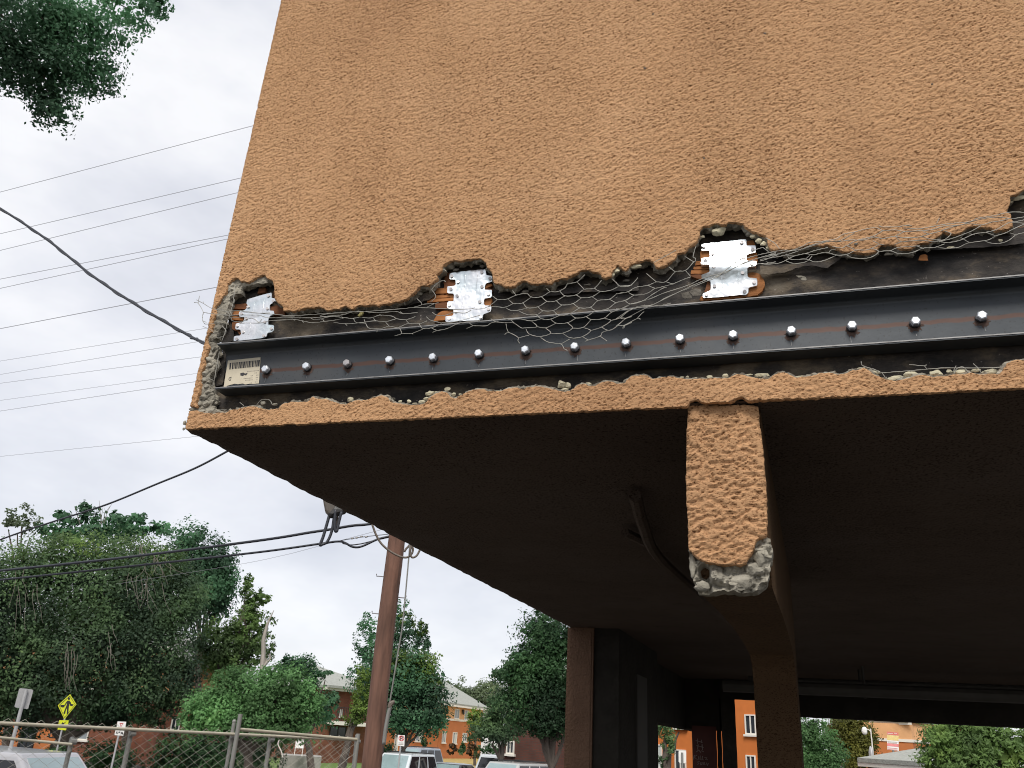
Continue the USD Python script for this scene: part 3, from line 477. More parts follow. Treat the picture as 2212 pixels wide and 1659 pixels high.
# ------------------------------------------------------------------ the steel channel
YWEB, YTIP = WALL + 0.026, WALL - 0.016     # web face, flange tips
zt = on_y(1400, 655, YTIP)[2]; zb = on_y(1400, 776, YTIP)[2]
zt = np.mean([on_y(a, b, YTIP)[2] for a, b in ((476, 743), (2212, 588), (1400, 664))]); zb = np.mean([on_y(a, b, YTIP)[2] for a, b in ((457, 843), (2212, 721))])
xl_t, xl_b = on_y(470, 742, YTIP)[0], on_y(463, 845, YTIP)[0]
m_steel = mat('mill_scale_steel', {'g': ('geometry', {}), 'sp': ('separate_xyz', {}), 'n': ('noise_texture', {'scale': 30.0, 'detail': 6.0}), 'n2': ('noise_texture', {'scale': 160.0, 'detail': 2.0}), 'n3': ('noise_texture', {'scale': 3.5, 'detail': 5.0}),
    'base': ('rgb_ramp', {'ramp': [(0.3, (0.030, 0.036, 0.042)), (0.55, (0.049, 0.055, 0.061)), (0.75, (0.074, 0.074, 0.073))]}),
    'dz': ('math', {'math_type': 'subtract', 'value2': float((zt + zb) / 2 - 0.004)}), 'wob': ('math', {'math_type': 'multiply_add', 'value2': 0.010, 'value3': -0.005}), 'ad': ('math', {'math_type': 'add'}), 'ab': ('math', {'math_type': 'absolute'}),
    'ln': ('map_range', {'range_type': 'smoothstep', 'from_min': 0.0072, 'from_max': 0.0034, 'to_min': 0.0, 'to_max': 0.92, 'clamp': True}),
    'spk': ('map_range', {'from_min': 0.62, 'from_max': 0.68, 'to_min': 0.0, 'to_max': 0.55, 'clamp': True}),
    'mx': ('mix', {'color2': (0.078, 0.038, 0.026)}), 'mx2': ('mix', {'color2': (0.022, 0.022, 0.022)}),
    'p': ('principled_bsdf', {'roughness': 0.46, 'metallic': 0.35, 'specular_ior_level': 0.5}), 'b': ('bump', {'strength': 0.5, 'distance': 0.001})},
    [('g.position', 'n.vector'), ('g.position', 'n2.vector'), ('g.position', 'n3.vector'), ('g.position', 'sp.vector'), ('n3.fac', 'base.fac'), ('sp.z', 'dz.value1'), ('n.fac', 'wob.value1'), ('dz.value', 'ad.value1'), ('wob.value', 'ad.value2'), ('ad.value', 'ab.value1'),
     ('ab.value', 'ln.value'), ('n2.fac', 'spk.value'), ('base.color', 'mx2.color1'), ('spk.result', 'mx2.fac'), ('mx2.color', 'mx.color1'), ('ln.result', 'mx.fac'), ('mx.color', 'p.base_color'), ('n.fac', 'b.height'), ('b.normal', 'p.normal')], 'p.BSDF')
m_edge = plain('worn_highlit_steel', (0.24, 0.235, 0.23), 0.5, 0.4, var=0.35, scale=45)  # worn steel, lightened to carry the sky highlight along the flange lips
m_rust = plain('rust', (0.068, 0.040, 0.030), 0.9, var=0.5, scale=120)
chn = thing('steel_channel', 'long dark steel channel beam bolted along the cut open wall edge', 'steel beam', (X0, WALL, zb))
# section in (y, z), tapered flanges and root fillets, tips rounded
tf, tr_, tw = 0.0055, 0.011, 0.006
def arc(cy, cz, r, a0, a1, n=5): return [(cy + r * math.cos(a), cz + r * math.sin(a)) for a in np.linspace(a0, a1, n)]
sec = [(YTIP, zt), (YTIP, zt - tf)] + arc(YWEB - 0.012, zt - tr_ - 0.010, 0.012, math.pi / 2, 0) + arc(YWEB - 0.012, zb + tr_ + 0.010, 0.012, 0, -math.pi / 2) + [(YTIP, zb + tf), (YTIP, zb), (YWEB + tw, zb), (YWEB + tw, zt)]
cm = trimesh.creation.extrude_polygon(Polygon(sec), 1, engine='earcut'); v = np.array(cm.vertices)
zz = (v[:, 1] - zb) / (zt - zb); x_l = xl_b + (xl_t - xl_b) * zz; XEND = 1.24
x_l = np.where((v[:, 1] < zt - 0.004) & (v[:, 1] > zb + 0.004) & (v[:, 0] < YWEB - 0.008), x_l + 0.0, x_l)
vv = np.stack([x_l + v[:, 2] * (XEND - x_l), v[:, 0], v[:, 1]], 1)
part(chn, 'channel', (vv, np.array(cm.faces)), m_steel, smooth=30)
part(chn, 'flange_lip', box(((xl_t + XEND) / 2, YTIP - 0.0006, zt - 0.0016), (XEND - xl_t, 0.0012, 0.0026)), m_edge, label='worn lip of the top flange with a painted sky highlight')
part(chn, 'flange_lip', box(((xl_b + XEND) / 2, YTIP - 0.0006, zb + tf - 0.0016), (XEND - xl_b, 0.0012, 0.0026)), m_edge, label='worn lip of the bottom flange with a painted sky highlight')
def hexprism(c, r, y0, y1, rot, cham=0.0016):
    a = np.arange(6) / 6 * 2 * np.pi + rot; rings = []
    for yy, rr in ((y1, r), (y0 + cham * 0.8, r), (y0, r - cham)):
        rings.append(np.stack([c[0] + rr * np.cos(a), np.full(6, yy), c[1] + rr * np.sin(a)], 1))
    v = np.vstack(rings + [[[c[0], y0 - 0.0002, c[1]]]]); f = []
    for i in range(2):
        for k in range(6): f += [[i * 6 + k, i * 6 + (k + 1) % 6, i * 6 + 6 + (k + 1) % 6], [i * 6 + k, i * 6 + 6 + (k + 1) % 6, i * 6 + 6 + k]]
    for k in range(6): f.append([12 + k, 12 + (k + 1) % 6, 18])
    return v, np.array(f)
ZB = None
seen_b = [(571, 796), (659, 790), (747, 783), (839, 775), (933, 769), (1032, 763), (1133, 754), (1240, 745), (1351, 738), (1468, 729), (1583, 720), (1709, 709), (1841, 703), (1978, 690), (2122, 680)]
bxs = [on_y(a, b, WALL + 0.010)[0] for a, b in seen_b]; ZB = float(np.mean([on_y(a, b, WALL + 0.010)[2] for a, b in seen_b]))
bxs += [bxs[-1] + 0.121 * k for k in range(1, 6)]
for i, bx in enumerate(bxs):
    rr = 0.0098 + 0.0004 * R.random(); rot = R.random() * 1.05; tl = R.normal(0, 0.0008)
    b = part(chn, 'bolt', hexprism((bx, ZB + tl), rr, WALL + 0.009, WALL + 0.0205, rot, 0.0021), m_bolt if i != 2 else m_nail)
    part(b, 'washer', tube([(bx, WALL + 0.0205, ZB + tl), (bx, YWEB - 0.0005, ZB + tl)], 0.0112, 14), m_washer)
    part(b, 'drip_mark', box((bx + 0.002 * R.normal(), YWEB - 0.0004, ZB - 0.026 - 0.002 * R.random()), (0.0009, 0.0006, 0.004 + 0.011 * R.random())), m_edge)
    part(b, 'rust_halo', plate_xz(Polygon([(bx + (0.010 + 0.009 * R.random()) * math.cos(a), ZB - 0.009 + (0.006 + 0.010 * R.random()) * math.sin(a)) for a in np.linspace(0, 2 * np.pi, 28)[:-1]]), YWEB - 0.0003, YWEB + 0.001), m_rust)
# the paper label on the web
m_label = plain('cream_label', (0.56, 0.50, 0.38), 0.7, var=0.08, scale=30)
m_ink = plain('black_ink', (0.035, 0.033, 0.035), 0.7); m_inkg = plain('faded_ink', (0.30, 0.27, 0.23), 0.7)
cN = crop(500, 860, 7.373)
YL = YWEB - 0.0012
lab = wl(cN([(515, 305), (1115, 243), (1085, 725), (1000, 735), (900, 735), (830, 745), (790, 728), (700, 740), (640, 732), (560, 752), (500, 770), (480, 790), (435, 795)]), YL)
st = part(chn, 'paper_label', plate_xz(lab, YL, YL + 0.0006), m_label, label='torn cream barcode label with an upside-down D')
def bar(x0, x1, yt0, yb0):                  # slanted bars following the label's tilt
    sl = -62 / 600.0
    return plate_xz(wl(cN([(x0, yt0 + sl * (x0 - 545)), (x1, yt0 + sl * (x1 - 545)), (x1 - 10, yb0 + sl * (x1 - 545)), (x0 - 10, yb0 + sl * (x0 - 545))]), YL - 0.0004), YL - 0.0005, YL)
xb_ = 548
for w_, g_ in [(26, 22), (22, 12), (10, 14), (16, 8), (18, 18), (22, 10), (26, 8), (10, 10), (30, 12), (20, 14), (12, 12), (26, 10), (12, 14), (22, 10), (10, 14), (14, 12), (22, 8), (30, 12), (10, 8), (24, 10), (16, 8), (20, 6)]:
    if xb_ + w_ > 1104: break
    part(st, 'barcode_bar', bar(xb_, xb_ + w_, 352, 468), m_ink); xb_ += w_ + g_
dm = meshkit.text_mesh('D', 1.0, 0.1, bold=True); dv = np.array(dm.vertices); dv = dv - (dv.max(0) + dv.min(0)) / 2
dc = on_y(*cN([(552, 642)])[0], YL)
dv = np.stack([dc[0] - dv[:, 0] * 0.0088, np.full(len(dv), YL - 0.0002) - 0.003 * (dv[:, 2]) , dc[2] - dv[:, 1] * 0.0100], 1)
part(st, 'letter', (dv, np.array(dm.faces)), m_ink)
part(st, 'smudge', plate_xz(wl(cN([(740, 540), (800, 525), (830, 545), (875, 530), (868, 555), (845, 580), (820, 565), (790, 588), (745, 580)]), YL - 0.0004), YL - 0.0005, YL), m_ink)
for a, b, w_ in [(870, 500, 225), (1005, 528, 60), (935, 578, 50), (1035, 568, 50), (805, 630, 170), (1030, 612, 50), (830, 662, 150), (1040, 650, 34), (915, 712, 50), (1015, 692, 56)]:
    n_ = int(w_ / 24)
    for k in range(n_):
        x_ = a + k * w_ / n_; y_ = b - 0.10 * k * w_ / n_
        part(st, 'print_mark', plate_xz(wl(cN([(x_, y_), (x_ + 15, y_ - 1), (x_ + 14, y_ + 11), (x_ - 1, y_ + 12)]), YL - 0.0004), YL - 0.0005, YL), m_inkg)

# ------------------------------------------------------------------ tie plates
YPL = WALL + 0.0235
def tie_plate(outline, nails, ribs, label, seed, bow=0.004, dent=None):
    po = Polygon(wl(outline, YPL)).buffer(0.0012).buffer(-0.0024).buffer(0.0012)
    cx, cz = po.centroid.x, po.centroid.y
    t = thing('tie_plate', label, 'metal plate', (cx, YPL, cz), group='galvanised tie plates along the cut')
    x0, z0, x1, z1 = po.bounds
    zd = on_y(*dent, YPL)[2] if dent else 0.0
    def rel(x, z): return bow * (fbm(np.stack([x * 16, z * 16, 0 * x + seed], -1), 2, seed) - 0.4) + (0.0105 * np.exp(-((z - zd + 0.1 * (x - cx)) / 0.024)**2) if dent else 0.0)
    part(t, 'plate', sheet(po, 0.0022, YPL, rel, 0.0025, seed), m_galv, smooth=40)
    for k, q in enumerate(nails):
        p = on_y(q[0], q[1], YPL); h0 = float(rel(np.array([p[0]]), np.array([p[2]]))[0])
        s = trimesh.creation.cylinder(0.0040, 0.0024, sections=14).subdivide(); s = trimesh.creation.cylinder(0.0040, 0.0026, sections=14)
        s.apply_transform(trimesh.transformations.rotation_matrix(np.pi / 2 + R.normal(0, 0.15), [1, 0.2, 0])); s.apply_translation([p[0], YPL - h0 - 0.0016, p[2]])
        part(t, 'nail', s, m_nail, smooth=30)
    for rb in ribs:
        q = [on_y(a, b, YPL) for a, b in rb]; q = [(p[0], YPL - float(rel(np.array([p[0]]), np.array([p[2]]))[0]) - 0.0001, p[2]) for p in q]
        part(t, 'pressed_rib', tube(np.linspace(q[0], q[1], 5), 0.0009, 6), m_galv, smooth=True)
    return t
tie_plate(cA([(985, 435), (1150, 385), (1320, 343), (1328, 365), (1322, 415), (1365, 420), (1380, 460), (1300, 510), (1295, 590), (1355, 595), (1360, 640), (1300, 660), (1275, 720), (1275, 785), (1340, 788), (1355, 800), (1352, 860), (1325, 885), (1265, 895), (1250, 945), (1220, 965), (900, 1000), (800, 1010), (803, 950), (825, 940), (880, 935), (900, 915), (895, 860), (880, 850), (835, 850), (820, 835), (830, 775), (850, 762), (920, 755), (945, 700), (940, 680), (880, 670), (868, 650), (870, 610), (890, 595), (950, 580), (1000, 530), (975, 490)]),
    cA([(1280, 392), (1350, 462), (1265, 568), (1000, 540), (908, 632), (1230, 752), (970, 700), (852, 805), (1320, 842), (930, 888), (1215, 942), (845, 985)]),
    [cA([(1098, 450), (1050, 660)]), cA([(1225, 420), (1195, 620)]), cA([(1035, 760), (1005, 920)])], 'narrow shiny metal tie plate at the wall corner above the barcode label', 3)
tie_plate(cM([(545, 400), (560, 370), (760, 340), (1290, 283), (1315, 300), (1325, 405), (1430, 415), (1450, 440), (1445, 540), (1320, 580), (1300, 605), (1295, 700), (1300, 720), (1440, 720), (1448, 740), (1445, 850), (1420, 890), (1300, 905), (1280, 930), (1275, 1020), (1300, 1055), (1420, 1060), (1435, 1080), (1425, 1180), (1270, 1240), (1255, 1260), (1245, 1340), (1150, 1365), (540, 1405), (480, 1405), (455, 1380), (460, 1290), (480, 1280), (600, 1275), (630, 1240), (625, 1140), (505, 1110), (490, 1080), (495, 1000), (520, 970), (630, 960), (640, 830), (620, 800), (520, 795), (495, 775), (500, 660), (520, 645), (650, 640), (680, 600), (675, 530), (660, 505), (560, 500), (545, 480)]),
    cM([(598, 437), (1235, 358), (730, 562), (1405, 485), (578, 715), (1235, 660), (710, 855), (1375, 820), (545, 1055), (1190, 985), (680, 1190), (1375, 1140), (540, 1340), (1210, 1310)]),
    [cM([(885, 410), (850, 860)]), cM([(1145, 385), (1110, 700)]), cM([(835, 900), (825, 1260)]), cM([(1095, 760), (1080, 1100)])], 'middle metal tie plate in the arched notch with wire netting across its foot', 4)
tie_plate(cD([(1178, 450), (1225, 435), (1790, 372), (1800, 385), (1805, 460), (1925, 462), (1935, 480), (1932, 560), (1830, 580), (1808, 600), (1812, 690), (1935, 695), (1945, 710), (1940, 770), (1835, 795), (1815, 810), (1818, 905), (1845, 925), (1945, 925), (1952, 940), (1952, 1020), (1850, 1045), (1830, 1060), (1828, 1120), (1800, 1145), (1220, 1190), (1198, 1170), (1200, 1130), (1310, 1080), (1312, 1060), (1310, 965), (1190, 930), (1182, 890), (1300, 855), (1295, 760), (1190, 755), (1178, 740), (1180, 660), (1190, 648), (1290, 640), (1300, 620), (1295, 545), (1280, 535), (1195, 540), (1175, 520), (1210, 500), (1180, 470)]),
    cD([(1215, 485), (1735, 425), (1340, 585), (1890, 522), (1240, 700), (1755, 640), (1355, 795), (1880, 750), (1750, 870), (1910, 985), (1360, 1030), (1780, 1110), (1250, 1150)]),
    [cD([(1455, 465), (1470, 780)]), cD([(1650, 440), (1660, 620)]), cD([(1465, 920), (1470, 1050)]), cD([(1690, 860), (1690, 1060)])], 'largest metal tie plate, under the tallest notch, crossed by a bundle of wires', 5, 0.005, cD([(1550, 790)])[0])

# ------------------------------------------------------------------ torn wire netting
NET = {}
exec_net = [
 (cC, [[(285,775),(350,822),(420,822),(495,815),(610,765),(755,740),(820,790),(960,785),(1075,720),(1150,720),(1210,705),(1290,660),(1320,610),(1450,580),(1560,480)], [(495,815),(570,878),(640,878),(705,870),(820,790)], [(560,700),(610,765)], [(960,785),(1035,850),(1100,852),(1170,838),(1290,770)], [(1030,670),(1080,720)], [(1215,710),(1290,775),(1440,760),(1550,685),(1690,668),(1790,560)], [(1450,580),(1550,680)], [(1690,668),(1775,712),(1920,695),(2045,640),(2212,625)], [(1440,760),(1520,800),(1660,785),(1775,712)], [(1170,845),(1245,900),(1400,880),(1515,800)], [(705,870),(770,940),(910,925),(1035,850)], [(0,945),(60,955),(180,940),(285,880),(350,822)], [(230,920),(345,925),(460,930),(570,880)], [(460,930),(530,972),(650,970),(770,940)], [(910,925),(985,980),(1130,975),(1245,900)], [(1400,880),(1490,940),(1640,930),(1740,840),(1900,820),(2010,745),(2150,720),(2212,690)], [(1660,785),(1740,840)], [(1640,930),(1710,975),(1870,955),(1990,870),(2130,835),(2212,780)], [(1900,820),(1990,870)], [(1130,985),(1210,1045),(1350,1020),(1490,940)], [(650,985),(760,1030),(890,1035),(985,980)], [(890,1035),(960,1090),(1085,1095),(1210,1045)], [(1360,1025),(1440,1080),(1580,1060),(1710,975)], [(430,1080),(530,1100),(650,1090),(820,1120),(960,1090)], [(1085,1095),(1165,1150),(1320,1145),(1440,1080)], [(1580,1060),(1650,1100),(1820,1085),(1930,1000),(2080,950),(2212,880)], [(1870,955),(1930,1000)], [(0,1180),(190,1190),(260,1150),(330,1135),(450,1145),(540,1140),(600,1160),(680,1215),(740,1215),(900,1200),(820,1120)], [(260,1090),(330,1135)], [(530,1100),(585,1150)], [(900,1200),(1020,1215),(1165,1150)], [(740,1215),(790,1300),(940,1335),(1090,1290),(1020,1220)], [(1090,1290),(1250,1290),(1390,1220),(1320,1145)], [(1390,1220),(1535,1210),(1650,1100)], [(1250,1290),(1365,1355),(1520,1340),(1640,1255),(1535,1210)], [(1640,1255),(1790,1205),(1920,1115),(1820,1085)], [(1920,1115),(2040,1080),(2140,1000),(2212,960)], [(1790,1205),(1880,1250),(1960,1225),(2040,1160),(2120,1090),(2212,1060)], [(2050,1075),(2150,1085)], [(1880,1250),(1800,1280),(1770,1330),(1610,1385),(1560,1405)], [(1530,1340),(1610,1385)], [(1770,1330),(1865,1395)], [(640,1355),(790,1315)], [(450,1310),(505,1280),(635,1345),(635,1390),(660,1430)], [(470,1160),(480,1220),(505,1280)], [(950,1350),(1060,1415),(1230,1440),(1270,1500),(1320,1530)], [(1230,1440),(1350,1370)], [(2040,1180),(2110,1185),(2095,1225)], [(2110,1185),(2212,1140)], [(1940,540),(2045,640)]]),
 (cD, [[(0,970),(50,1030),(180,1025),(260,960),(300,910)], [(0,1130),(150,1110),(270,1045),(440,1015),(560,970),(690,965),(820,830),(960,810),(1075,690)], [(420,850),(560,970)], [(730,760),(820,830)], [(960,620),(1080,690),(1095,640),(1065,620),(1100,480)], [(960,810),(1030,890)], [(440,1015),(540,1055),(640,1035),(800,990),(920,940),(1030,900)], [(690,965),(790,1000)], [(160,1105),(250,1150),(420,1130),(540,1055)], [(0,1260),(130,1220),(250,1150)], [(130,1235),(210,1275),(370,1230),(490,1150),(640,1060),(700,1040)], [(0,1370),(210,1275),(450,1210),(640,1130),(860,1060),(1030,1000),(1150,940),(1320,880),(1450,850),(1600,790),(1750,710),(1900,660),(2100,600),(2212,560)], [(0,1480),(170,1365),(300,1310),(520,1280),(700,1180),(900,1100),(1100,1020),(1250,960),(1400,900),(1480,830),(1600,740),(1700,670),(1800,640),(1990,590),(2212,545)], [(60,1470),(140,1470),(340,1365),(560,1260),(760,1160),(950,1070),(1120,990),(1300,920),(1500,850),(1640,770),(1800,700),(1960,640),(2212,580)], [(0,1580),(140,1470)], [(20,1565),(110,1570),(290,1475),(340,1485)], [(110,1570),(90,1610)], [(290,1475),(360,1400),(390,1380)], [(0,1335),(150,1355),(280,1330),(460,1300),(620,1295),(760,1260)], [(1640,640),(1750,660)], [(1670,710),(1760,715)], [(1850,720),(1900,760),(1960,720),(2100,710),(2212,690)], [(2030,490),(2110,550)], [(1900,530),(2030,490)], [(520,700),(700,600),(830,530)]]),
 (cE, [[(0,920),(100,900),(200,880),(330,860),(450,860),(600,800),(680,755),(850,740),(960,720),(1060,700),(1150,640),(1300,610),(1450,570),(1600,550),(1700,590),(1860,580),(2000,600),(2212,590)], [(0,970),(150,940),(300,900),(430,870),(560,850),(720,790),(880,745),(1000,735),(1100,730),(1200,680),(1310,620)], [(0,990),(200,960),(330,935),(480,890),(640,830),(800,780),(950,740),(1100,740),(1250,720),(1440,720),(1580,680),(1700,700),(1860,670),(2000,690),(2212,680)], [(0,1050),(120,1055),(260,1040),(360,1000),(480,940),(620,910),(780,860),(940,825)], [(0,1010),(80,990),(260,920),(420,870)], [(360,940),(490,940),(620,910),(740,925),(850,900),(950,900),(1060,930),(1200,920),(1330,860),(1450,860),(1560,830),(1650,780),(1720,790)], [(380,950),(440,990),(640,985),(760,1025),(900,1000),(1060,930)], [(80,1015),(150,1055)], [(360,1010),(470,1045),(640,1020),(720,940)], [(640,975),(690,930)], [(950,900),(980,860),(1050,845)], [(1000,810),(1130,830),(1200,800),(1320,860)], [(1200,800),(1320,730),(1440,700),(1580,660),(1700,590)], [(1200,930),(1300,970),(1520,965),(1640,880),(1550,840)], [(1640,880),(1800,870),(1920,910),(2080,900),(2212,850)], [(1800,870),(1930,820),(2212,800)], [(1560,730),(1640,770)], [(1870,660),(1960,740),(2212,720)], [(1860,780),(1960,740)], [(1640,520),(1700,540),(1900,535),(2070,510)], [(1880,660),(2000,600)], [(80,690),(200,760),(270,840)]]),
 (cF, [[(0,720),(200,730),(380,700),(500,680),(620,660),(800,645),(920,630),(1000,590),(1100,570),(1250,550),(1380,515),(1500,500),(1700,505)], [(0,770),(220,760),(400,740),(560,690),(760,680),(900,640),(1050,600),(1200,575),(1350,570),(1500,590),(1700,560)], [(0,850),(160,850),(270,830),(360,800),(480,770),(560,740),(720,690),(900,660),(1060,680),(1200,640),(1340,620),(1450,590)], [(260,770),(340,800)], [(560,760),(650,800),(560,880),(480,885),(360,870),(250,840)], [(0,905),(220,890),(400,905),(560,890),(680,860),(840,800),(940,760),(1060,690)], [(480,910),(620,920),(760,895),(860,850),(980,800),(1130,780),(1280,740),(1440,650),(1560,630),(1700,600)], [(0,1080),(130,1060),(260,1000),(420,990),(560,940)], [(180,970),(270,1005)], [(640,1000),(760,985),(880,930),(1080,900),(1180,880),(1270,830),(1400,790),(1500,740),(1700,650)], [(780,850),(900,920)], [(1130,780),(1270,830)], [(1100,890),(1200,930),(1340,930),(1450,890),(1560,810),(1700,780)], [(1470,790),(1560,820)], [(900,800),(980,815)], [(460,990),(560,1000),(650,1000)], [(450,660),(490,580)], [(1490,640),(1700,660)], [(0,685),(110,690)]]),
 (cB, [[(0,1045),(120,1020),(300,1005),(480,990),(700,985),(900,970),(1100,955),(1300,935),(1480,940),(1700,950),(1900,960),(2100,950)], [(0,1060),(200,1050),(340,1030),(430,1000),(560,985),(700,1000),(900,1000),(1060,990),(1150,1020),(1350,1005)], [(0,1095),(150,1060),(300,1070),(440,1085),(560,1070),(700,1080),(830,1040),(1000,1055),(1060,1090),(1200,1100),(1320,1060)], [(0,1135),(200,1110),(320,1085)], [(190,1140),(360,1160),(560,1145),(750,1120),(900,1130),(1040,1095)], [(30,1090),(60,1125)], [(300,1060),(320,1085)], [(460,1080),(500,1140),(620,1150)], [(350,1160),(375,1185)], [(740,1085),(770,1120)], [(610,1100),(640,1170),(680,1220),(820,1230),(960,1195),(1080,1210),(1220,1155),(1370,1160),(1480,1120)], [(900,1130),(960,1195)], [(800,1235),(785,1275)], [(1190,1110),(1230,1155)], [(1370,1160),(1420,1225),(1540,1215),(1680,1160)], [(1100,1215),(1125,1295),(1030,1325)], [(1125,1295),(1270,1295),(1285,1305)], [(1270,1295),(1420,1235)], [(1470,1060),(1530,1110),(1680,1145),(1800,1140),(1960,1110),(2212,1040)], [(1540,1215),(1620,1250),(1760,1225),(1900,1160),(2050,1130),(2212,1110)], [(1620,1250),(1550,1280)], [(2060,1145),(2120,1185),(2212,1190)], [(2120,1185),(2025,1225)], [(1110,990),(1150,1025)], [(820,1030),(850,1045)], [(1340,810),(1410,890),(1300,930)], [(1410,890),(1560,880),(1640,870)], [(1460,940),(1580,880)], [(1540,690),(1610,610),(1700,560),(1740,580)], [(1540,680),(1600,780),(1530,860)], [(1550,1000),(1620,1040),(1740,1040),(1850,1000),(2000,1010),(2090,970)]]),
 (cA, [[(250,475),(305,485),(375,605),(365,665),(370,730),(400,775)], [(325,385),(305,485)], [(285,440),(380,490),(470,545),(560,575),(660,575)], [(375,465),(380,490)], [(375,610),(450,625),(560,640),(700,650)], [(370,730),(420,750)], [(370,805),(480,855),(530,900)], [(400,775),(520,770),(700,720)], [(845,235),(815,270),(800,400),(790,480),(770,560),(730,690)], [(720,700),(690,840),(640,1000)], [(790,490),(815,460),(800,430)], [(730,690),(770,640),(760,610)], [(560,575),(700,600),(880,590),(1040,610),(1200,630),(1360,640),(1560,660),(1800,650),(2000,635),(2212,625)], [(880,590),(960,610),(1120,625),(1300,620)], [(660,660),(860,650),(1040,650),(1160,655),(1280,690),(1450,680),(1640,665)], [(700,600),(740,640)], [(720,695),(900,680),(1150,675)], [(760,690),(780,730),(900,745),(1000,700),(1080,705),(1145,750),(1190,705)], [(880,770),(960,760),(1160,760),(1300,730),(1500,720),(1620,710),(1740,730),(1900,760),(2050,740),(2212,720)], [(1600,700),(1640,725)], [(1860,690),(1900,710),(2020,710),(2050,740)], [(1740,730),(1765,755)], [(1300,690),(1480,690),(1700,690),(1860,690),(2000,680),(2212,660)], [(640,800),(680,850),(690,880),(660,940),(570,970)]]),
 (cG, [[(600,160),(570,320),(520,600),(480,640)], [(575,330),(595,360),(580,390)], [(500,300),(560,320)], [(450,530),(520,560)], [(1100,920),(1180,830),(1290,830),(1330,890)], [(880,860),(940,910)], [(600,970),(700,960)]]),
 (cK, [[(410,590),(430,640),(560,680),(640,715),(800,705),(1000,690),(1300,665),(1650,665),(1980,655)], [(640,715),(680,770)], [(940,690),(980,740)], [(1110,640),(1140,680)], [(940,625),(1110,640),(1130,625)], [(1460,640),(1430,700)], [(1650,615),(1710,670),(1740,720)], [(1440,730),(1470,670),(1540,655),(1600,720)]]),
]
net = thing('wire_netting', 'torn hexagonal stucco wire netting sagging along the cut in front of the plates', 'wire netting', (X0, WALL - 0.02, H + 0.93))
kk = 0
for fn, lines in exec_net:
    for ln_ in lines:
        kk += 1
        px_l = fn(ln_); pts = []
        for i, (a, b) in enumerate(px_l):
            deep = 0.5 + 0.5 * math.sin(a * 0.031 + b * 0.017 + kk)
            Y = WALL - 0.021 - 0.007 * deep if fn is not cK and fn is not cG else WALL + 0.004
            pts.append(on_y(a, b, Y))
        pts = smooth_path(pts, 4)
        L = np.r_[0, np.cumsum(np.linalg.norm(np.diff(pts, axis=0), axis=1))]
        long_ = len(ln_) > 3
        part(net, 'wire', tube(pts, 0.00074 if not long_ else 0.00086 + 0.00022 * np.sin(L / 0.0017), 5), m_wire, smooth=True)
m_straw = plain('dry_moss', (0.22, 0.19, 0.07), 0.9)
mc = on_y(*cB([(575, 1025)])[0], WALL - 0.026)
part(net, 'moss_tuft', cat([lump(mc + R.normal(0, 0.003, 3), (0.004, 0.003, 0.005), 500 + k, m_straw) for k in range(5)]), m_straw, label='tuft of dry moss caught in the netting')
# ------------------------------------------------------------------ ground
c0 = crop(0, 1545, 4.424); c1 = crop(900, 1545, 4.424); c2 = crop(480, 1545, 4.424); c3 = crop(900, 1720, 4.254); c5 = crop(2000, 1780, 3.95)
cT = crop(0, 1240, 3.456); cU = crop(560, 1400, 5.53); cW = crop(700, 1200, 4.424)
def gz(y):
    y = np.asarray(y, float)
    s = lambda a, b: (lambda t: t * t * (3 - 2 * t))(np.clip((y - a) / (b - a), 0, 1))
    return -0.26 * s(15, 27) + 0.26 * s(56, 70)
def terrain(x0, x1, y0, y1, nx, ny, up):
    X, Y = np.meshgrid(np.linspace(x0, x1, nx), np.linspace(y0, y1, ny), indexing='ij')
    i = np.arange(X.size).reshape(X.shape)
    f = np.vstack([np.stack([i[:-1, :-1], i[1:, :-1], i[1:, 1:]], -1).reshape(-1, 3), np.stack([i[:-1, :-1], i[1:, 1:], i[:-1, 1:]], -1).reshape(-1, 3)])
    return np.stack([X, Y, gz(Y) + up], -1).reshape(-1, 3), f
m_ground = plain('worn_ground', (0.062, 0.056, 0.047), 0.95, var=0.3, scale=0.8, bump=0.01, bscale=12)
m_road = plain('asphalt', (0.05, 0.05, 0.052), 0.9, var=0.2, scale=2.0, bump=0.004, bscale=60)
m_lawn = plain('green_grass', (0.10, 0.17, 0.035), 0.95, var=0.4, scale=3.0, bump=0.03, bscale=25)
m_dry = plain('dry_grass', (0.36, 0.27, 0.09), 0.95, var=0.25, scale=1.5, bump=0.03, bscale=20)
m_conc = plain('concrete', (0.30, 0.29, 0.27), 0.9, var=0.2, scale=3)
solo('ground', terrain(-420, 420, -60, 600, 30, 340, 0.0), m_ground, kind='structure')
solo('street', terrain(-120, 90, 30, 50, 20, 40, 0.004), m_road, kind='structure')
solo('lawn', terrain(-75, -20, 51.5, 66, 20, 30, 0.008), m_lawn, kind='structure')
solo('dry_lawn', terrain(-42, 6, 66.3, 110, 10, 40, 0.010), m_dry, kind='structure')
solo('sidewalk', terrain(-120, 90, 50.0, 51.4, 20, 6, 0.012), m_conc, kind='structure')

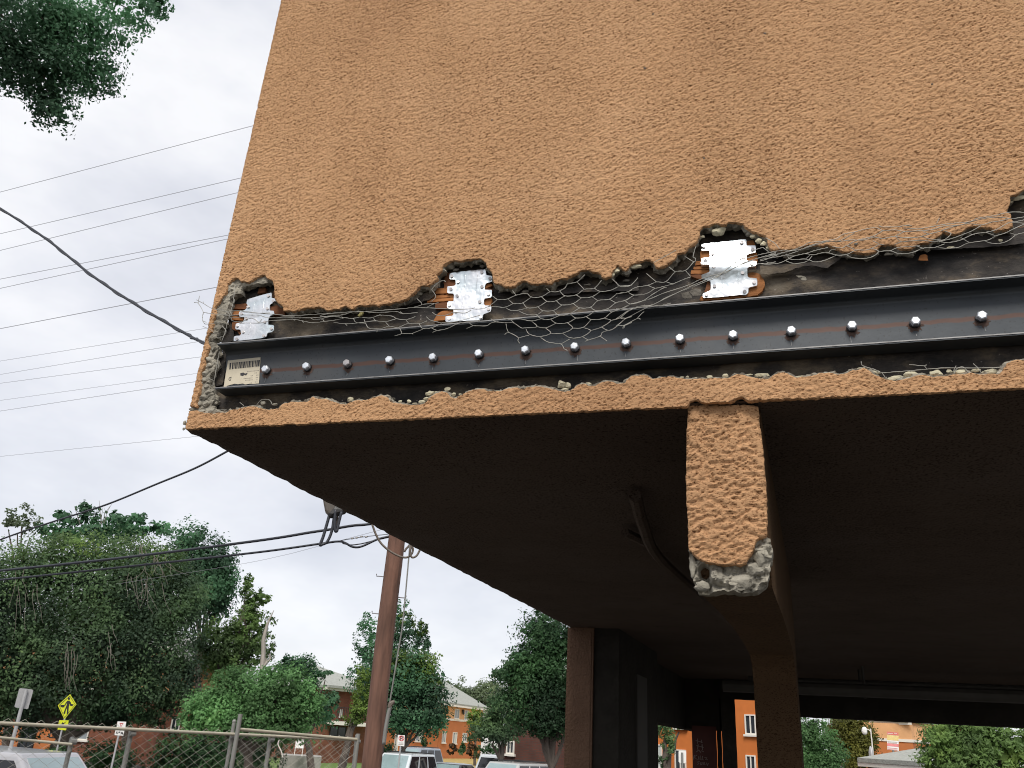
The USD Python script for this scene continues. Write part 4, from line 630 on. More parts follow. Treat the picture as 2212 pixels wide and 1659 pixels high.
# ------------------------------------------------------------------ houses
def mpp(p): return float((np.array(p) - EYE) @ FW) / F
class Face:                                 # an upright wall from the ground point a (left) to b (right)
    def __init__(s, a, b):
        s.a, s.b = np.array(a[:2], float), np.array(b[:2], float); s.L = np.linalg.norm(s.b - s.a); s.u = (s.b - s.a) / s.L
        s.n = np.array([s.u[1], -s.u[0]])
        if s.n @ (EYE[:2] - s.a) < 0: s.n = -s.n
    def hit(s, px, py):
        d = ray(px, py); k = s.n @ (s.a - EYE[:2]) / (s.n @ d[:2]); p = EYE + d * k
        return float((p[:2] - s.a) @ s.u), float(p[2])
    def P(s, w, zz, off=0.0): return np.array([*(s.a + s.u * w + s.n * off), zz])
    def block(s, w0, w1, z0, z1, o0, o1):   # a block on the wall between two offsets from it
        q = [s.P(w0, 0, o0)[:2], s.P(w1, 0, o0)[:2], s.P(w1, 0, o1)[:2], s.P(w0, 0, o1)[:2]]
        if Polygon(q).exterior.is_ccw is False: q = q[::-1]
        return extr(q, z0, z1)
    def rect(s, quad):
        (xa, ya), (xb, yb) = quad
        xm, ym = (xa + xb) / 2, (ya + yb) / 2
        return s.hit(xa, ym)[0], s.hit(xb, ym)[0], s.hit(xm, yb)[1], s.hit(xm, ya)[1]
    def window(s, t, quad, mf, mg, split=True, sill=True, curtain=None):
        w0, w1, z0, z1 = s.rect(quad)
        if w1 < w0: w0, w1 = w1, w0
        fr = cat([s.block(w0, w0 + 0.06, z0, z1, 0.0, 0.07), s.block(w1 - 0.06, w1, z0, z1, 0.0, 0.07), s.block(w0 + 0.06, w1 - 0.06, z0, z0 + 0.06, 0.0, 0.068), s.block(w0 + 0.06, w1 - 0.06, z1 - 0.06, z1, 0.0, 0.068)]
                 + ([s.block((w0 + w1) / 2 - 0.03, (w0 + w1) / 2 + 0.03, z0 + 0.06, z1 - 0.06, 0.0, 0.06)] if split else []))
        w = part(t, 'window', fr, mf)
        part(w, 'pane', s.block(w0 + 0.06, w1 - 0.06, z0 + 0.06, z1 - 0.06, 0.005, 0.025), mg)
        if curtain is not None: part(w, 'curtain', s.block(w0 + 0.06 + (w1 - w0) * 0.5, w1 - 0.07, z0 + 0.07, z1 - 0.07, 0.026, 0.03), curtain)
        if sill: part(w, 'sill', s.block(w0 - 0.08, w1 + 0.08, z0 - 0.10, z0, 0.0, 0.12), mf)
        return w
def brickmat(name, c1_, c2_, mortar, scale):
    return mat(name, {'g': ('geometry', {}), 'sp': ('separate_xyz', {}), 'ad': ('math', {'math_type': 'add'}), 'cx': ('combine_xyz', {}), 'b': ('brick_texture', {'color1': c1_, 'color2': c2_, 'mortar': mortar, 'scale': scale, 'mortar_size': 0.012, 'brick_width': 0.22, 'row_height': 0.075}), 'n': ('noise_texture', {'scale': 1.2, 'detail': 4.0}),
        'r': ('rgb_ramp', {'ramp': [(0.3, (0.7, 0.7, 0.7)), (0.7, (1.15, 1.15, 1.15))]}), 'm': ('mix', {'mix_type': 'multiply', 'fac': 1.0}), 'p': ('principled_bsdf', {'roughness': 0.9})},
        [('g.position', 'sp.vector'), ('sp.x', 'ad.value1'), ('sp.y', 'ad.value2'), ('ad.value', 'cx.x'), ('sp.z', 'cx.y'), ('cx.vector', 'b.vector'), ('g.position', 'n.vector'), ('n.fac', 'r.fac'), ('b.color', 'm.color1'), ('r.color', 'm.color2'), ('m.color', 'p.base_color')], 'p.BSDF')
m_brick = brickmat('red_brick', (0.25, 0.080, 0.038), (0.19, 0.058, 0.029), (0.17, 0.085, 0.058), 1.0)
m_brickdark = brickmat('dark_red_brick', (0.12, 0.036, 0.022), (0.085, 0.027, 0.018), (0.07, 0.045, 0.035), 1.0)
m_orange = plain('orange_stucco', (0.46, 0.155, 0.048), 0.9, var=0.10, scale=1.5)
m_orange2 = plain('vivid_orange_stucco', (0.52, 0.150, 0.030), 0.9, var=0.10, scale=1.5)
m_peach = plain('peach_stucco', (0.66, 0.36, 0.17), 0.9, var=0.08, scale=1.5)
m_trim = plain('white_trim', (0.72, 0.69, 0.62), 0.7, var=0.06)
m_roof = plain('grey_shingle', (0.20, 0.21, 0.19), 0.9, var=0.2, scale=5, bump=0.02, bscale=14)
m_roof2 = plain('pale_grey_shingle', (0.30, 0.31, 0.28), 0.9, var=0.2, scale=5, bump=0.02, bscale=14)
m_roofd = plain('dark_shingle', (0.12, 0.125, 0.12), 0.9, var=0.2, scale=5)
m_pane = plain('window_glass', (0.035, 0.042, 0.05), 0.08, 0.0, var=0.2, scale=0.7, spec=0.6)
m_panel = plain('curtained_glass', (0.24, 0.27, 0.29), 0.25, 0.0, var=0.25, scale=2.5, stretch=(6, 6, 0.4))
m_curtain = plain('pale_curtain', (0.52, 0.56, 0.54), 0.8, var=0.12, scale=3, stretch=(8, 8, 0.4))
m_white = plain('white_paint', (0.78, 0.77, 0.74), 0.5, var=0.05)
m_black = plain('black_metal', (0.03, 0.03, 0.03), 0.5, 0.3)
def hip(c0_, c1_, c2_, c3_, zc, zr, inset, over=0.5, slabt=0.18):   # hip roof over four plan corners (front-left, front-right, back-right, back-left)
    q = [np.array(p[:2], float) for p in (c0_, c1_, c2_, c3_)]; c = sum(q) / 4
    e = [c + (p - c) * (1 + over / np.linalg.norm(p - c) * 1.4) for p in q]
    r0 = (q[0] + q[3]) / 2; r1 = (q[1] + q[2]) / 2; u = (r1 - r0) / np.linalg.norm(r1 - r0); r0, r1 = r0 + u * inset, r1 - u * inset
    v = [[*p, zc] for p in e] + [[*p, zc + slabt] for p in e] + [[*r0, zr], [*r1, zr]]
    f = [[0, 1, 5], [0, 5, 4], [1, 2, 6], [1, 6, 5], [2, 3, 7], [2, 7, 6], [3, 0, 4], [3, 4, 7], [4, 5, 9], [4, 9, 8], [6, 7, 8], [6, 8, 9], [5, 6, 9], [7, 4, 8], [0, 2, 1], [0, 3, 2]]
    return np.array(v), np.array(f)
def body(fc, depth, z0, z1, o=0.0):
    return fc.block(0, fc.L, z0, z1, -depth, o)
def house(name, label, a, b, depth, zb, zs, zt, zr, inset, mats, over=0.6, roofmat=None, band=True):
    fc = Face(a, b); c = (fc.a + fc.b) / 2
    t = thing(name, label, 'house', (c[0], c[1], zb), group='')
    if mats[1] is None: part(t, 'wall', body(fc, depth, zb, zt), mats[0])
    else:
        part(t, 'wall', body(fc, depth, zb, zs - 0.10), mats[0]); part(t, 'wall', body(fc, depth, zs + 0.10, zt), mats[1])
        if band: part(t, 'band', fc.block(-0.05, fc.L + 0.05, zs - 0.10, zs + 0.10, -depth - 0.05, 0.05), m_trim)
    k = [fc.P(0, 0, 0), fc.P(fc.L, 0, 0), fc.P(fc.L, 0, -depth), fc.P(0, 0, -depth)]
    part(t, 'roof', hip(*k, zt, zr, inset, over), roofmat or m_roof)
    part(t, 'eave', cat([fc.block(-over, fc.L + over, zt - 0.18, zt - 0.002, over - 0.06, over)]), m_trim)
    return t, fc
def gp(px, d, zz=0.0):                      # ground point seen at column px on the horizon, d metres away
    p = at(px, 1525 + 0.062 * px, d); return np.array([p[0], p[1], zz])
# orange two-storey house beyond the parked cars
t, fc = house('orange_house', 'two storey orange and peach house with grey hip roof beyond the parked cars', gp(c3([(838, 0)])[0][0], 94), gp(c3([(1290, 0)])[0][0], 105), 11, -0.2, 0, 0, 0, 4, (m_orange, m_peach)) if False else (None, None)
fa, fb = gp(c3([(838, 0)])[0][0], 94), gp(c3([(1292, 0)])[0][0], 104)
ft = Face(fa, fb); ze = np.mean([ft.hit(*c3([(900, 166)])[0])[1], ft.hit(*c3([(1280, 222)])[0])[1]]); zbnd = np.mean([ft.hit(*c3([(980, 336)])[0])[1], ft.hit(*c3([(1130, 352)])[0])[1]])
t, fc = house('orange_house', 'two storey orange and peach house with grey hip roof beyond the parked cars', fa, fb, 11, -0.3, zbnd, ze, ze + 3.6, 3.5, (m_orange, m_peach), over=0.5, roofmat=m_roof2)
for q in ([(1003, 222), (1052, 326)], [(1108, 238), (1156, 342)]): fc.window(t, c3(q), m_trim, m_panel)
for q, cu in (([(870, 462), (910, 582)], None), ([(983, 470), (1027, 590)], m_curtain), ([(1088, 478), (1132, 572)], None)): fc.window(t, c3(q), m_trim, m_panel, curtain=cu)
w0, zl = fc.hit(*c3([(1085, 240)])[0]); part(t, 'wall_lamp', hull_round([fc.P(w0, zl, 0.15), fc.P(w0, zl - 0.3, 0.2)], 0.13), m_black)
fa, fb = gp(c3([(190, 0)])[0][0], 84), gp(c3([(836, 0)])[0][0], 93.8)
wing, wf = house('orange_house', 'long orange house wing half hidden by the round tree behind the wooden pole', fa, fb, 10, -0.3, 0, 3.1, 4.6, 4, (m_orange, None), over=0.4)
for q, cu in (([(588, 450), (664, 566)], m_curtain), ([(362, 490), (402, 676)], m_curtain)): wf.window(wing, c3(q), m_trim, m_panel, sill=q[0][0] > 500, curtain=cu)
# pale house glimpsed behind it
fa, fb = gp(c3([(1296, 0)])[0][0], 122), gp(c3([(1480, 0)])[0][0], 124)
ft = Face(fa, fb); house('white_house', 'pale house glimpsed between the orange house and the dark brick house', fa, fb, 8, -0.3, 0, ft.hit(*c3([(1360, 228)])[0])[1], ft.hit(*c3([(1360, 200)])[0])[1], 2, (m_white, None))
# dark brick house right of the small tree
fa, fb = gp(c3([(1545, 0)])[0][0], 44), gp(1300, 41)
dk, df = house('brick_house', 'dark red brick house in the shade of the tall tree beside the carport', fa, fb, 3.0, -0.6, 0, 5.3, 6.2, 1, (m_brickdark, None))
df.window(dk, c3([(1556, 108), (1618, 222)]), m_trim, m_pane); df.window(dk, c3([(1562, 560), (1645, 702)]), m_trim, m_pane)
# grey roofed house with a balcony left of the pole
fa, fb = gp(c2([(1420, 0)])[0][0], 70), gp(c2([(2000, 0)])[0][0], 73)
ft = Face(fa, fb); ze = ft.hit(*c2([(1580, 782)])[0])[1]; zr = ft.hit(*c2([(1500, 552)])[0])[1] + 0.6
gh, gf = house('brick_house', 'red house with big grey hip roof and a balcony left of the wooden pole', fa, fb, 12, -0.6, 0, ze, zr, 2.6, (m_brick, None), over=0.9, roofmat=m_roof2)
w0, w1, z0, z1 = gf.rect(c2([(1480, 1140), (1700, 1182)])); part(gh, 'balcony', gf.block(w0, w1 + 2, z0, z1, 0.0, 1.4), m_trim)
part(gh, 'railing', cat([gf.block(w0 + k * 0.16, w0 + k * 0.16 + 0.03, z1, z1 + 0.95, 1.30, 1.34) for k in range(int((w1 + 2 - w0) / 0.16))] + [gf.block(w0, w1 + 2, z1 + 0.95, z1 + 1.0, 1.29, 1.35)]), m_black)
part(gh, 'post', gf.block(*gf.rect(c2([(1700, 820), (1722, 1140)]))[:2], z1, ze, 1.2, 1.3), m_panel)
gf.window(gh, c2([(1630, 1010), (1664, 1090)]), m_trim, m_curtain); gf.window(gh, c2([(1520, 1200), (1700, 1330)]), m_black, m_pane, sill=False)
# left house behind the big tree
fa, fb = gp(-150, 63), gp(c0([(1800, 0)])[0][0], 57)
ft = Face(fa, fb); zbn = ft.hit(*c0([(1200, 790)])[0])[1]
lh, lf = house('brick_house', 'red brick and peach house almost hidden behind the huge dark tree', fa, fb, 9, -0.6, zbn, zbn + 2.6, zbn + 4.4, 3, (m_brick, m_peach), over=0.7)
lf.window(lh, c0([(735, 1200), (985, 1345)]), m_trim, m_panel)
for q in ([(225, 1190), (390, 1460)], [(560, 1190), (640, 1330)]): lf.window(lh, c0(q), m_black, m_pane, sill=False)
part(lh, 'wall_panel', lf.block(*lf.rect(c0([(-60, 1190), (215, 1470)]))[:2], -0.5, lf.rect(c0([(-60, 1190), (215, 1470)]))[3], 0.0, 0.06), m_orange)
part(lh, 'wall_panel', lf.block(*lf.rect(c0([(395, 1235), (735, 1470)]))[:2], -0.5, lf.rect(c0([(395, 1235), (735, 1470)]))[3], 0.0, 0.06), m_orange)
fa, fb = gp(c0([(1795, 0)])[0][0], 54), gp(c0([(2500, 0)])[0][0], 55)
ft = Face(fa, fb); zbn = ft.hit(*c0([(2080, 852)])[0])[1]; ze = ft.hit(*c2([(150, 528)])[0])[1]
rh, rf = house('brick_house', 'brick house end with peach upper storey behind the light green bush', fa, fb, 9, -0.6, zbn, ze, ze + 1.9, 3, (m_brick, m_peach), over=0.8, roofmat=m_roof2)
rf.window(rh, c0([(1890, 1100), (1990, 1240)]), m_trim, m_pane)
# orange house seen through the open parking level
z4 = crop(1380, 1500, 3.16)
fa, fb = gp(1395, 50), gp(1642, 46)
th, tf_ = house('orange_house', 'vivid orange house seen through the parking level between dark posts', fa, fb, 2.5, -0.8, 0, 7.0, 8.5, 3, (m_orange2, None))
for q in ([(1528, 905), (1614, 1062)], [(1538, 1226), (1614, 1400)], [(975, 1182), (1062, 1400)]): tf_.window(th, z4(q), m_trim, m_pane)
tf_.window(th, z4([(800, 1140), (872, 1330)]), m_trim, m_curtain)
part(th, 'band', tf_.block(*tf_.rect(z4([(965, 1012), (1075, 1026)])), 0.0, 0.15), m_trim)
# tall peach house on the right
fa, fb = gp(c5([(800, 0)])[0][0], 76), gp(c5([(1136, 0)])[0][0], 74)
ft = Face(fa, fb); zbn = ft.hit(*c5([(1060, 285)])[0])[1]; ze = ft.hit(*c5([(820, 100)])[0])[1]
ph, pf = house('peach_house', 'tall peach and orange house behind the red and yellow notice, right end of the view', fa, fb, 9, -0.3, zbn, ze, ze + 2.4, 3, (m_orange, m_peach), over=0.4)
pf.window(ph, c5([(948, 136), (1066, 268)]), m_trim, m_panel, curtain=m_curtain)
for q in ([(822, 160), (834, 275)], [(842, 150), (856, 290)], [(916, 165), (924, 190)]): part(ph, 'slit', pf.block(*pf.rect(c5(q)), 0.0, 0.03), m_black)
part(ph, 'orange_panel', pf.block(*pf.rect(c5([(892, 296), (1136, 470)]))[:2], -0.3, zbn - 0.12, 0.0, 0.05), m_brick, label='darker red orange panel of the lower storey')
fa2, fb2 = gp(c5([(1138, 0)])[0][0], 73.8), gp(c5([(1270, 0)])[0][0], 76)
pf2 = Face(fa2, fb2)
part(ph, 'wall', pf2.block(0, pf2.L, zbn + 0.1, ze - 0.1, -5, 0), m_peach); part(ph, 'wall', pf2.block(0, pf2.L, -0.3, zbn - 0.1, -5, 0), m_orange); part(ph, 'band', pf2.block(-0.05, pf2.L, zbn - 0.1, zbn + 0.1, -5, 0.06), m_trim)
for xq in (1150, 1180, 1212): part(ph, 'slit', pf2.block(*pf2.rect(c5([(xq, 130), (xq + 12, 266)])), 0.0, 0.03), m_black)
# low house with the shingle roof
fa, fb = gp(c5([(660, 0)])[0][0], 46), gp(c5([(1420, 0)])[0][0], 42)
ft = Face(fa, fb); ze = ft.hit(*c5([(1000, 522)])[0])[1]
low, lowf = house('low_house', 'low brown house whose grey shingle roof shows under the notice board', fa, fb, 7, -0.6, 0, ze, ze + 1.15, 2.2, (m_brick, None), over=0.3, roofmat=m_roof2)

# ------------------------------------------------------------------ trees and shrubs
def leaves(blobs, leaf, seed, layers=3.2, shape=(1.0, 0.55), clump=0.16, shell=0.45, droop=0.0):
    """Blobs: (centre, horizontal radius, vertical radius, depth radius, right axis). Leaf-sized diamonds in clumps through each blob's volume."""
    r = np.random.default_rng(seed); V = []
    for bi, (c, rx, rz, ry, ax) in enumerate(blobs):
        area = math.pi * rx * rz; n = int(min(26000, layers * area / (leaf * leaf * shape[0] * shape[1] * 0.5)))
        nc = max(10, n // 26)
        d = r.normal(size=(nc, 3)); d /= np.linalg.norm(d, axis=1, keepdims=True)
        rad = (shell + (1 - shell) * r.random(nc)**0.6) * (0.70 + 0.62 * fbm(d * 1.9 + seed + bi * 3.1, 3, seed + bi))
        cc = d * rad[:, None]
        k = r.integers(0, nc, n); sc = clump * (0.6 + 0.8 * r.random(nc))[k]
        p = cc[k] + np.clip(r.normal(size=(n, 3)), -1.5, 1.5) * sc[:, None]
        fwd = np.array([-ax[1], ax[0], 0])
        P = c + p[:, :1] * rx * ax + p[:, 1:2] * ry * fwd + p[:, 2:] * rz * np.array([0, 0, 1.0])
        lp = p * [[1, 1, 1]] - cc[k] * 0.45; od = lp[:, :1] * ax + lp[:, 1:2] * fwd + lp[:, 2:] * np.array([0, 0, 1.0]); od /= np.maximum(np.linalg.norm(od, axis=1, keepdims=True), 1e-6)
        nn = 0.75 * od + r.normal(size=(n, 3)) * 0.42 + [0, 0, 0.35]; nn /= np.linalg.norm(nn, axis=1, keepdims=True)
        a = r.normal(size=(n, 3)); a[:, 2] -= droop; a -= nn * np.sum(a * nn, 1, keepdims=True); a /= np.linalg.norm(a, axis=1, keepdims=True)
        b = np.cross(nn, a)
        s = leaf * (0.65 + 0.7 * r.random(n))[:, None]; a = a * s * shape[0] / 2; b = b * s * shape[1] / 2
        V.append(np.stack([P - a, P + b - a * 0.1, P + a, P - b - a * 0.1], 1))
    V = np.vstack(V); n = len(V); i = np.arange(n)[:, None] * 4
    return V.reshape(-1, 3), np.vstack([i + [0, 1, 2], i + [0, 2, 3]])
def blob(px, py, rx, ry, d, depth=0.9):
    p = at(px, py, d); m = mpp(p); h = p[:2] / np.linalg.norm(p[:2]); ax = np.array([h[1], -h[0], 0])
    return p, rx * m, ry * m, max(rx, ry) * m * depth, ax
def limb(a, b, r0, r1, seed, wob=0.06, n=7):
    r = np.random.default_rng(seed); a, b = np.array(a), np.array(b); L = np.linalg.norm(b - a)
    q = [a + (b - a) * t + r.normal(size=3) * wob * L * math.sin(math.pi * t) * 0.5 + np.array([0, 0, 0.08 * L * math.sin(math.pi * t)]) for t in np.linspace(0, 1, n)]
    return tube(q, np.linspace(r0, r1, n), 7)
LM = {
 'deep': leafmat('deep_green_leaf', (0.044, 0.078, 0.044), (0.126, 0.214, 0.088), (0.319, 0.453, 0.125), 0.55),
 'olive': leafmat('olive_leaf', (0.065, 0.110, 0.040), (0.179, 0.293, 0.082), (0.466, 0.575, 0.116), 0.6),
 'teal': leafmat('blue_green_leaf', (0.040, 0.091, 0.048), (0.102, 0.248, 0.115), (0.226, 0.502, 0.193), 0.5),
 'bright': leafmat('bright_green_leaf', (0.073, 0.151, 0.052), (0.193, 0.404, 0.142), (0.410, 0.683, 0.225), 0.5),
 'lime': leafmat('yellow_green_leaf', (0.075, 0.123, 0.024), (0.207, 0.320, 0.060), (0.413, 0.541, 0.097), 0.5),
 'dark': leafmat('near_black_leaf', (0.022, 0.052, 0.023), (0.066, 0.154, 0.053), (0.163, 0.326, 0.088), 0.5),
 'gold': leafmat('golden_green_leaf', (0.073, 0.080, 0.014), (0.217, 0.216, 0.039), (0.536, 0.474, 0.073), 0.5),
 'far': leafmat('distant_leaf', (0.103, 0.139, 0.074), (0.182, 0.241, 0.124), (0.308, 0.356, 0.157), 0.3),
 'rusty': leafmat('reddish_leaf', (0.054, 0.034, 0.019), (0.132, 0.084, 0.041), (0.216, 0.150, 0.060), 0.6)}
m_bark = plain('grey_brown_bark', (0.105, 0.085, 0.070), 0.95, var=0.35, scale=7, stretch=(1, 1, 0.3), bump=0.02, bscale=14)
m_palebark = plain('pale_grey_bark', (0.34, 0.31, 0.27), 0.95, var=0.25, scale=5, stretch=(1, 1, 0.3))
m_twig = plain('dead_twig', (0.13, 0.115, 0.095), 0.95, var=0.3, scale=4)
TREES = {}
def tree(name, label, d, bl, lm, lpx, seed, trunk=None, cat_='tree', group=None, layers=3.2, bark=None, extra=(), tr=0.22, droop=0.0, shape=(1.0, 0.55), clump=0.16, limbs=True, split=None):
    bs = [blob(*b[:4], d + (b[4] if len(b) > 4 else 0.0)) for b in bl]
    leaf = lpx * 2.16 * mpp(bs[0][0])
    base = np.mean([b[0] for b in bs], 0); px_t = trunk if trunk is not None else None
    g = gp(px_t, d) if px_t is not None else np.array([base[0], base[1], 0]); g[2] = float(gz(g[1])) - 0.02
    t = thing(name, label, cat_, g, group=group)
    if limbs:
        ctr = bs[0][0]; fork = g + (np.array([ctr[0], ctr[1], 0]) - g * [1, 1, 0]) * 0.35; fork[2] = g[2] + 0.55 * (min(b[0][2] - b[2] * 0.4 for b in bs) - g[2]) + 0.3
        part(t, 'trunk', limb(g, fork, tr, tr * 0.75, seed, 0.03), bark or m_bark)
        for k, b in enumerate(bs): part(t, 'limb', limb(fork, b[0] + (fork - b[0]) * 0.12, tr * 0.55, tr * 0.12, seed + k), bark or m_bark)
    core = [(c_, a_ * 0.72, b_ * 0.72, e_ * 0.6, x_) for c_, a_, b_, e_, x_ in bs]
    V1, F1 = leaves(bs, leaf, seed, layers, shape, droop=droop, clump=clump)
    if layers > 2.3:
        V2, F2 = leaves(core, leaf * 2.0, seed + 7, 2.2, (1.0, 0.7), clump=0.22, shell=0.1); F1 = np.vstack([F1, F2 + len(V1)]); V1 = np.vstack([V1, V2])
    part(t, 'crown', (V1, F1), LM[lm])
    for k, (bl2, lm2, nm) in enumerate(extra):
        part(t, nm, leaves([blob(*b[:4], d + (b[4] if len(b) > 4 else 0)) for b in bl2], leaf, seed + 50 + k, layers, shape, droop=droop, clump=clump), LM[lm2])
    return t
# near branch hanging in at the top left
nt = tree('overhanging_tree', 'near dark leafy boughs hanging in at the top left corner', 9.0, [(95, 45, 115, 85), (25, 125, 55, 85), (105, 150, 85, 75), (113, 232, 56, 46), (205, 152, 62, 56), (275, 18, 78, 30), (190, 60, 85, 60), (335, 8, 34, 24), (-80, 20, 130, 140)], 'teal', 3.9, 11, trunk=-1000, layers=2.6, limbs=False, clump=0.17)
ng = LOC[nt]; nf_ = at(-520, -420, 9.5)
part(nt, 'trunk', limb(ng, nf_, 0.26, 0.15, 3, 0.03), m_bark)
for k_, q_ in enumerate([(95, 45), (113, 225), (205, 150), (275, 18), (25, 125), (-80, 20)]): part(nt, 'limb', limb(at(-200 + 10 * k_, -260 + 40 * k_, 9.3), at(*q_, 9.0), 0.030, 0.006, 20 + k_, 0.05), m_bark)
part(nt, 'limb', limb(nf_, at(-170, -160, 9.2), 0.13, 0.04, 30, 0.03), m_bark)
# the huge tree on the left and the trees beside it
bt = tree('big_tree', 'huge dark spreading tree with dead hanging twigs behind the chain link fence', 46, [(250, 1270, 150, 115), (70, 1280, 120, 110), (330, 1370, 110, 120), (190, 1400, 150, 110), (40, 1420, 120, 110), (380, 1470, 60, 70), (120, 1500, 130, 60), (290, 1490, 110, 55), (-90, 1380, 110, 190), (390, 1290, 60, 80), (20, 1530, 90, 60), (230, 1545, 60, 30), (330, 1545, 40, 30)], 'deep', 3.0, 21, trunk=140, layers=2.9, tr=0.5,
    extra=([(180, 1190, 90, 40), (290, 1200, 70, 45), (60, 1220, 80, 40), (230, 1310, 70, 40), (330, 1330, 50, 40), (360, 1230, 50, 45)], 'olive', 'sun_tinted_foliage') and [([(180, 1190, 90, 40), (290, 1200, 70, 45), (60, 1220, 80, 40), (230, 1310, 70, 40), (330, 1330, 50, 40), (360, 1230, 50, 45)], 'olive', 'sun_tinted_foliage')])  # lighter leaf colour stands in for light on the upper tufts
rr = np.random.default_rng(5)
def twigs(t, d, px, py, n, spread, length, seed):
    r = np.random.default_rng(seed); ms = []
    for k in range(n):
        x0 = px + r.normal() * spread * 0.35; a = r.normal() * 0.5; y0_ = py + r.normal() * length * 0.3
        q = [at(x0 + a * spread * s * s + r.normal() * 2, y0_ + length * s * (0.7 + 0.5 * r.random()), d - 0.6 * s) for s in (0, 0.35, 0.7, 1.0)]
        ms.append(tube(smooth_path(q, 3), np.linspace(0.013, 0.006, 10), 4))
    for m in ms: part(t, 'dead_twig', m, m_twig)
twigs(bt, 41.5, cT([(1230, 720)])[0][0], cT([(0, 700)])[0][1], 11, 60, 60, 1); twigs(bt, 41.5, cT([(1350, 560)])[0][0], cT([(0, 550)])[0][1], 9, 45, 40, 2)
twigs(bt, 41.5, cT([(600, 1400)])[0][0], cT([(0, 1330)])[0][1], 7, 26, 80, 3); twigs(bt, 41.5, cT([(200, 800)])[0][0], cT([(0, 720)])[0][1], 7, 60, 70, 4); twigs(bt, 41.5, cT([(950, 1330)])[0][0], cT([(0, 1280)])[0][1], 5, 12, 55, 6)
twigs(bt, 42.0, cT([(1230, 470)])[0][0], cT([(0, 440)])[0][1], 5, 12, 30, 7)
bare = [cT([(900, 240), (930, 130), (965, 70)]), cT([(890, 230), (905, 150), (950, 90)]), cT([(880, 240), (862, 120), (856, 40)]), cT([(690, 240), (665, 160), (645, 90)]), cT([(870, 250), (880, 160), (890, 100)])]
for q in bare: part(bt, 'bare_shoot', tube([at(a, b, 46) for a, b in q], [0.022, 0.016, 0.010], 4), m_twig)
tree('maple_tree', 'taller blue green tree whose sprigs rise behind the top of the huge tree', 56, [(*cT([(545, 165)])[0], 22, 12), (*cT([(590, 240)])[0], 18, 20), (*cT([(735, 110)])[0], 17, 14), (*cT([(780, 180)])[0], 24, 20), (*cT([(440, 290)])[0], 28, 14), (*cT([(1010, 190)])[0], 20, 18), (*cT([(1190, 200)])[0], 20, 16), (*cT([(1110, 260)])[0], 55, 25), (*cT([(1350, 280)])[0], 34, 18), (*cT([(560, 330)])[0], 50, 20), (*cT([(830, 320)])[0], 60, 30), (300, 1230, 80, 40)], 'teal', 3.8, 31, trunk=300, layers=2.6, shape=(1.0, 0.9), clump=0.22)
tree('maple_tree', 'leafy blue green tree filling in right of the huge tree', 52, [(*cT([(1640, 420)])[0], 55, 50), (*cT([(1880, 600)])[0], 45, 55), (*cT([(1800, 800)])[0], 60, 70), (*cT([(1900, 760)])[0], 45, 60), (*cT([(1700, 620)])[0], 60, 60), (*cT([(1850, 960)])[0], 30, 35)], 'teal', 3.2, 32, trunk=450, layers=2.9)
tree('thin_tree', 'sparse grey tree top above the fence at the far left', 58, [(*cT([(60, 180)])[0], 22, 20), (*cT([(190, 150)])[0], 22, 25), (*cT([(150, 230)])[0], 40, 18), (*cT([(270, 260)])[0], 26, 22)], 'far', 3.2, 33, trunk=40, layers=1.5)
tree('tapering_tree', 'narrow tapering tree beside the pale bare trunk', 48, [(*cU([(330, 300)])[0], 13, 18), (*cU([(340, 400)])[0], 15, 18), (*cU([(520, 540)])[0], 17, 22), (*cU([(380, 540)])[0], 20, 24), (*cU([(400, 680)])[0], 24, 22), (*cU([(300, 810)])[0], 30, 22), (*cU([(450, 860)])[0], 30, 26), (*cU([(150, 1020)])[0], 34, 36), (*cU([(380, 1080)])[0], 34, 40), (*cU([(120, 1200)])[0], 40, 40), (*cU([(400, 1300)])[0], 34, 36), (*cU([(60, 1380)])[0], 40, 36), (*cU([(-150, 1150)])[0], 50, 50), (*cU([(-120, 1400)])[0], 40, 40)], 'olive', 3.0, 34, trunk=495, layers=2.4, droop=0.5)
pt = tree('pale_trunk_tree', 'slender tree with pale bare trunk and a few drooping tufts', 46.5, [(*cU([(680, 850)])[0], 9, 12), (*cU([(640, 1040)])[0], 11, 10), (*cU([(680, 1160)])[0], 10, 5), (*cU([(640, 1240)])[0], 12, 14), (*cU([(650, 1330)])[0], 10, 10)], 'olive', 2.8, 35, trunk=545, layers=2.0, limbs=False, droop=0.8)
part(pt, 'trunk', tube([at(a, b, 46.5) for a, b in cU([(470, 1900), (520, 1560), (545, 1300), (545, 1130), (570, 1000), (600, 890), (640, 800), (690, 695)])] , [0.15, 0.13, 0.115, 0.11, 0.09, 0.07, 0.045, 0.015], 7), m_palebark)
part(pt, 'limb', tube([at(a, b, 46.5) for a, b in cU([(540, 1480), (600, 1410), (640, 1370), (625, 1290), (600, 1360)])][:4], [0.09, 0.075, 0.06, 0.03], 6), m_palebark)
part(pt, 'limb', tube([at(a, b, 46.5) for a, b in cU([(575, 1420), (595, 1340), (615, 1280)])], [0.045, 0.037, 0.018], 6), m_palebark)
tree('light_green_bush', 'big light green bush spreading behind the middle of the fence', 37, [(*c2([(620, 800)])[0], 70, 50), (*c2([(350, 900)])[0], 60, 45), (*c2([(1000, 800)])[0], 70, 60), (*c2([(1200, 900)])[0], 50, 60), (*c2([(800, 1000)])[0], 80, 50), (*c2([(300, 1080)])[0], 70, 50), (*c2([(1180, 1120)])[0], 50, 40), (*c2([(650, 1150)])[0], 80, 40), (*c2([(60, 1060)])[0], 40, 50), (*c2([(900, 620)])[0], 40, 20), (*c2([(450, 650)])[0], 40, 25), (*c2([(900, 1250)])[0], 90, 30), (*c2([(1380, 950)])[0], 20, 30)], 'bright', 3.0, 41, trunk=560, cat_='bush', layers=2.7)
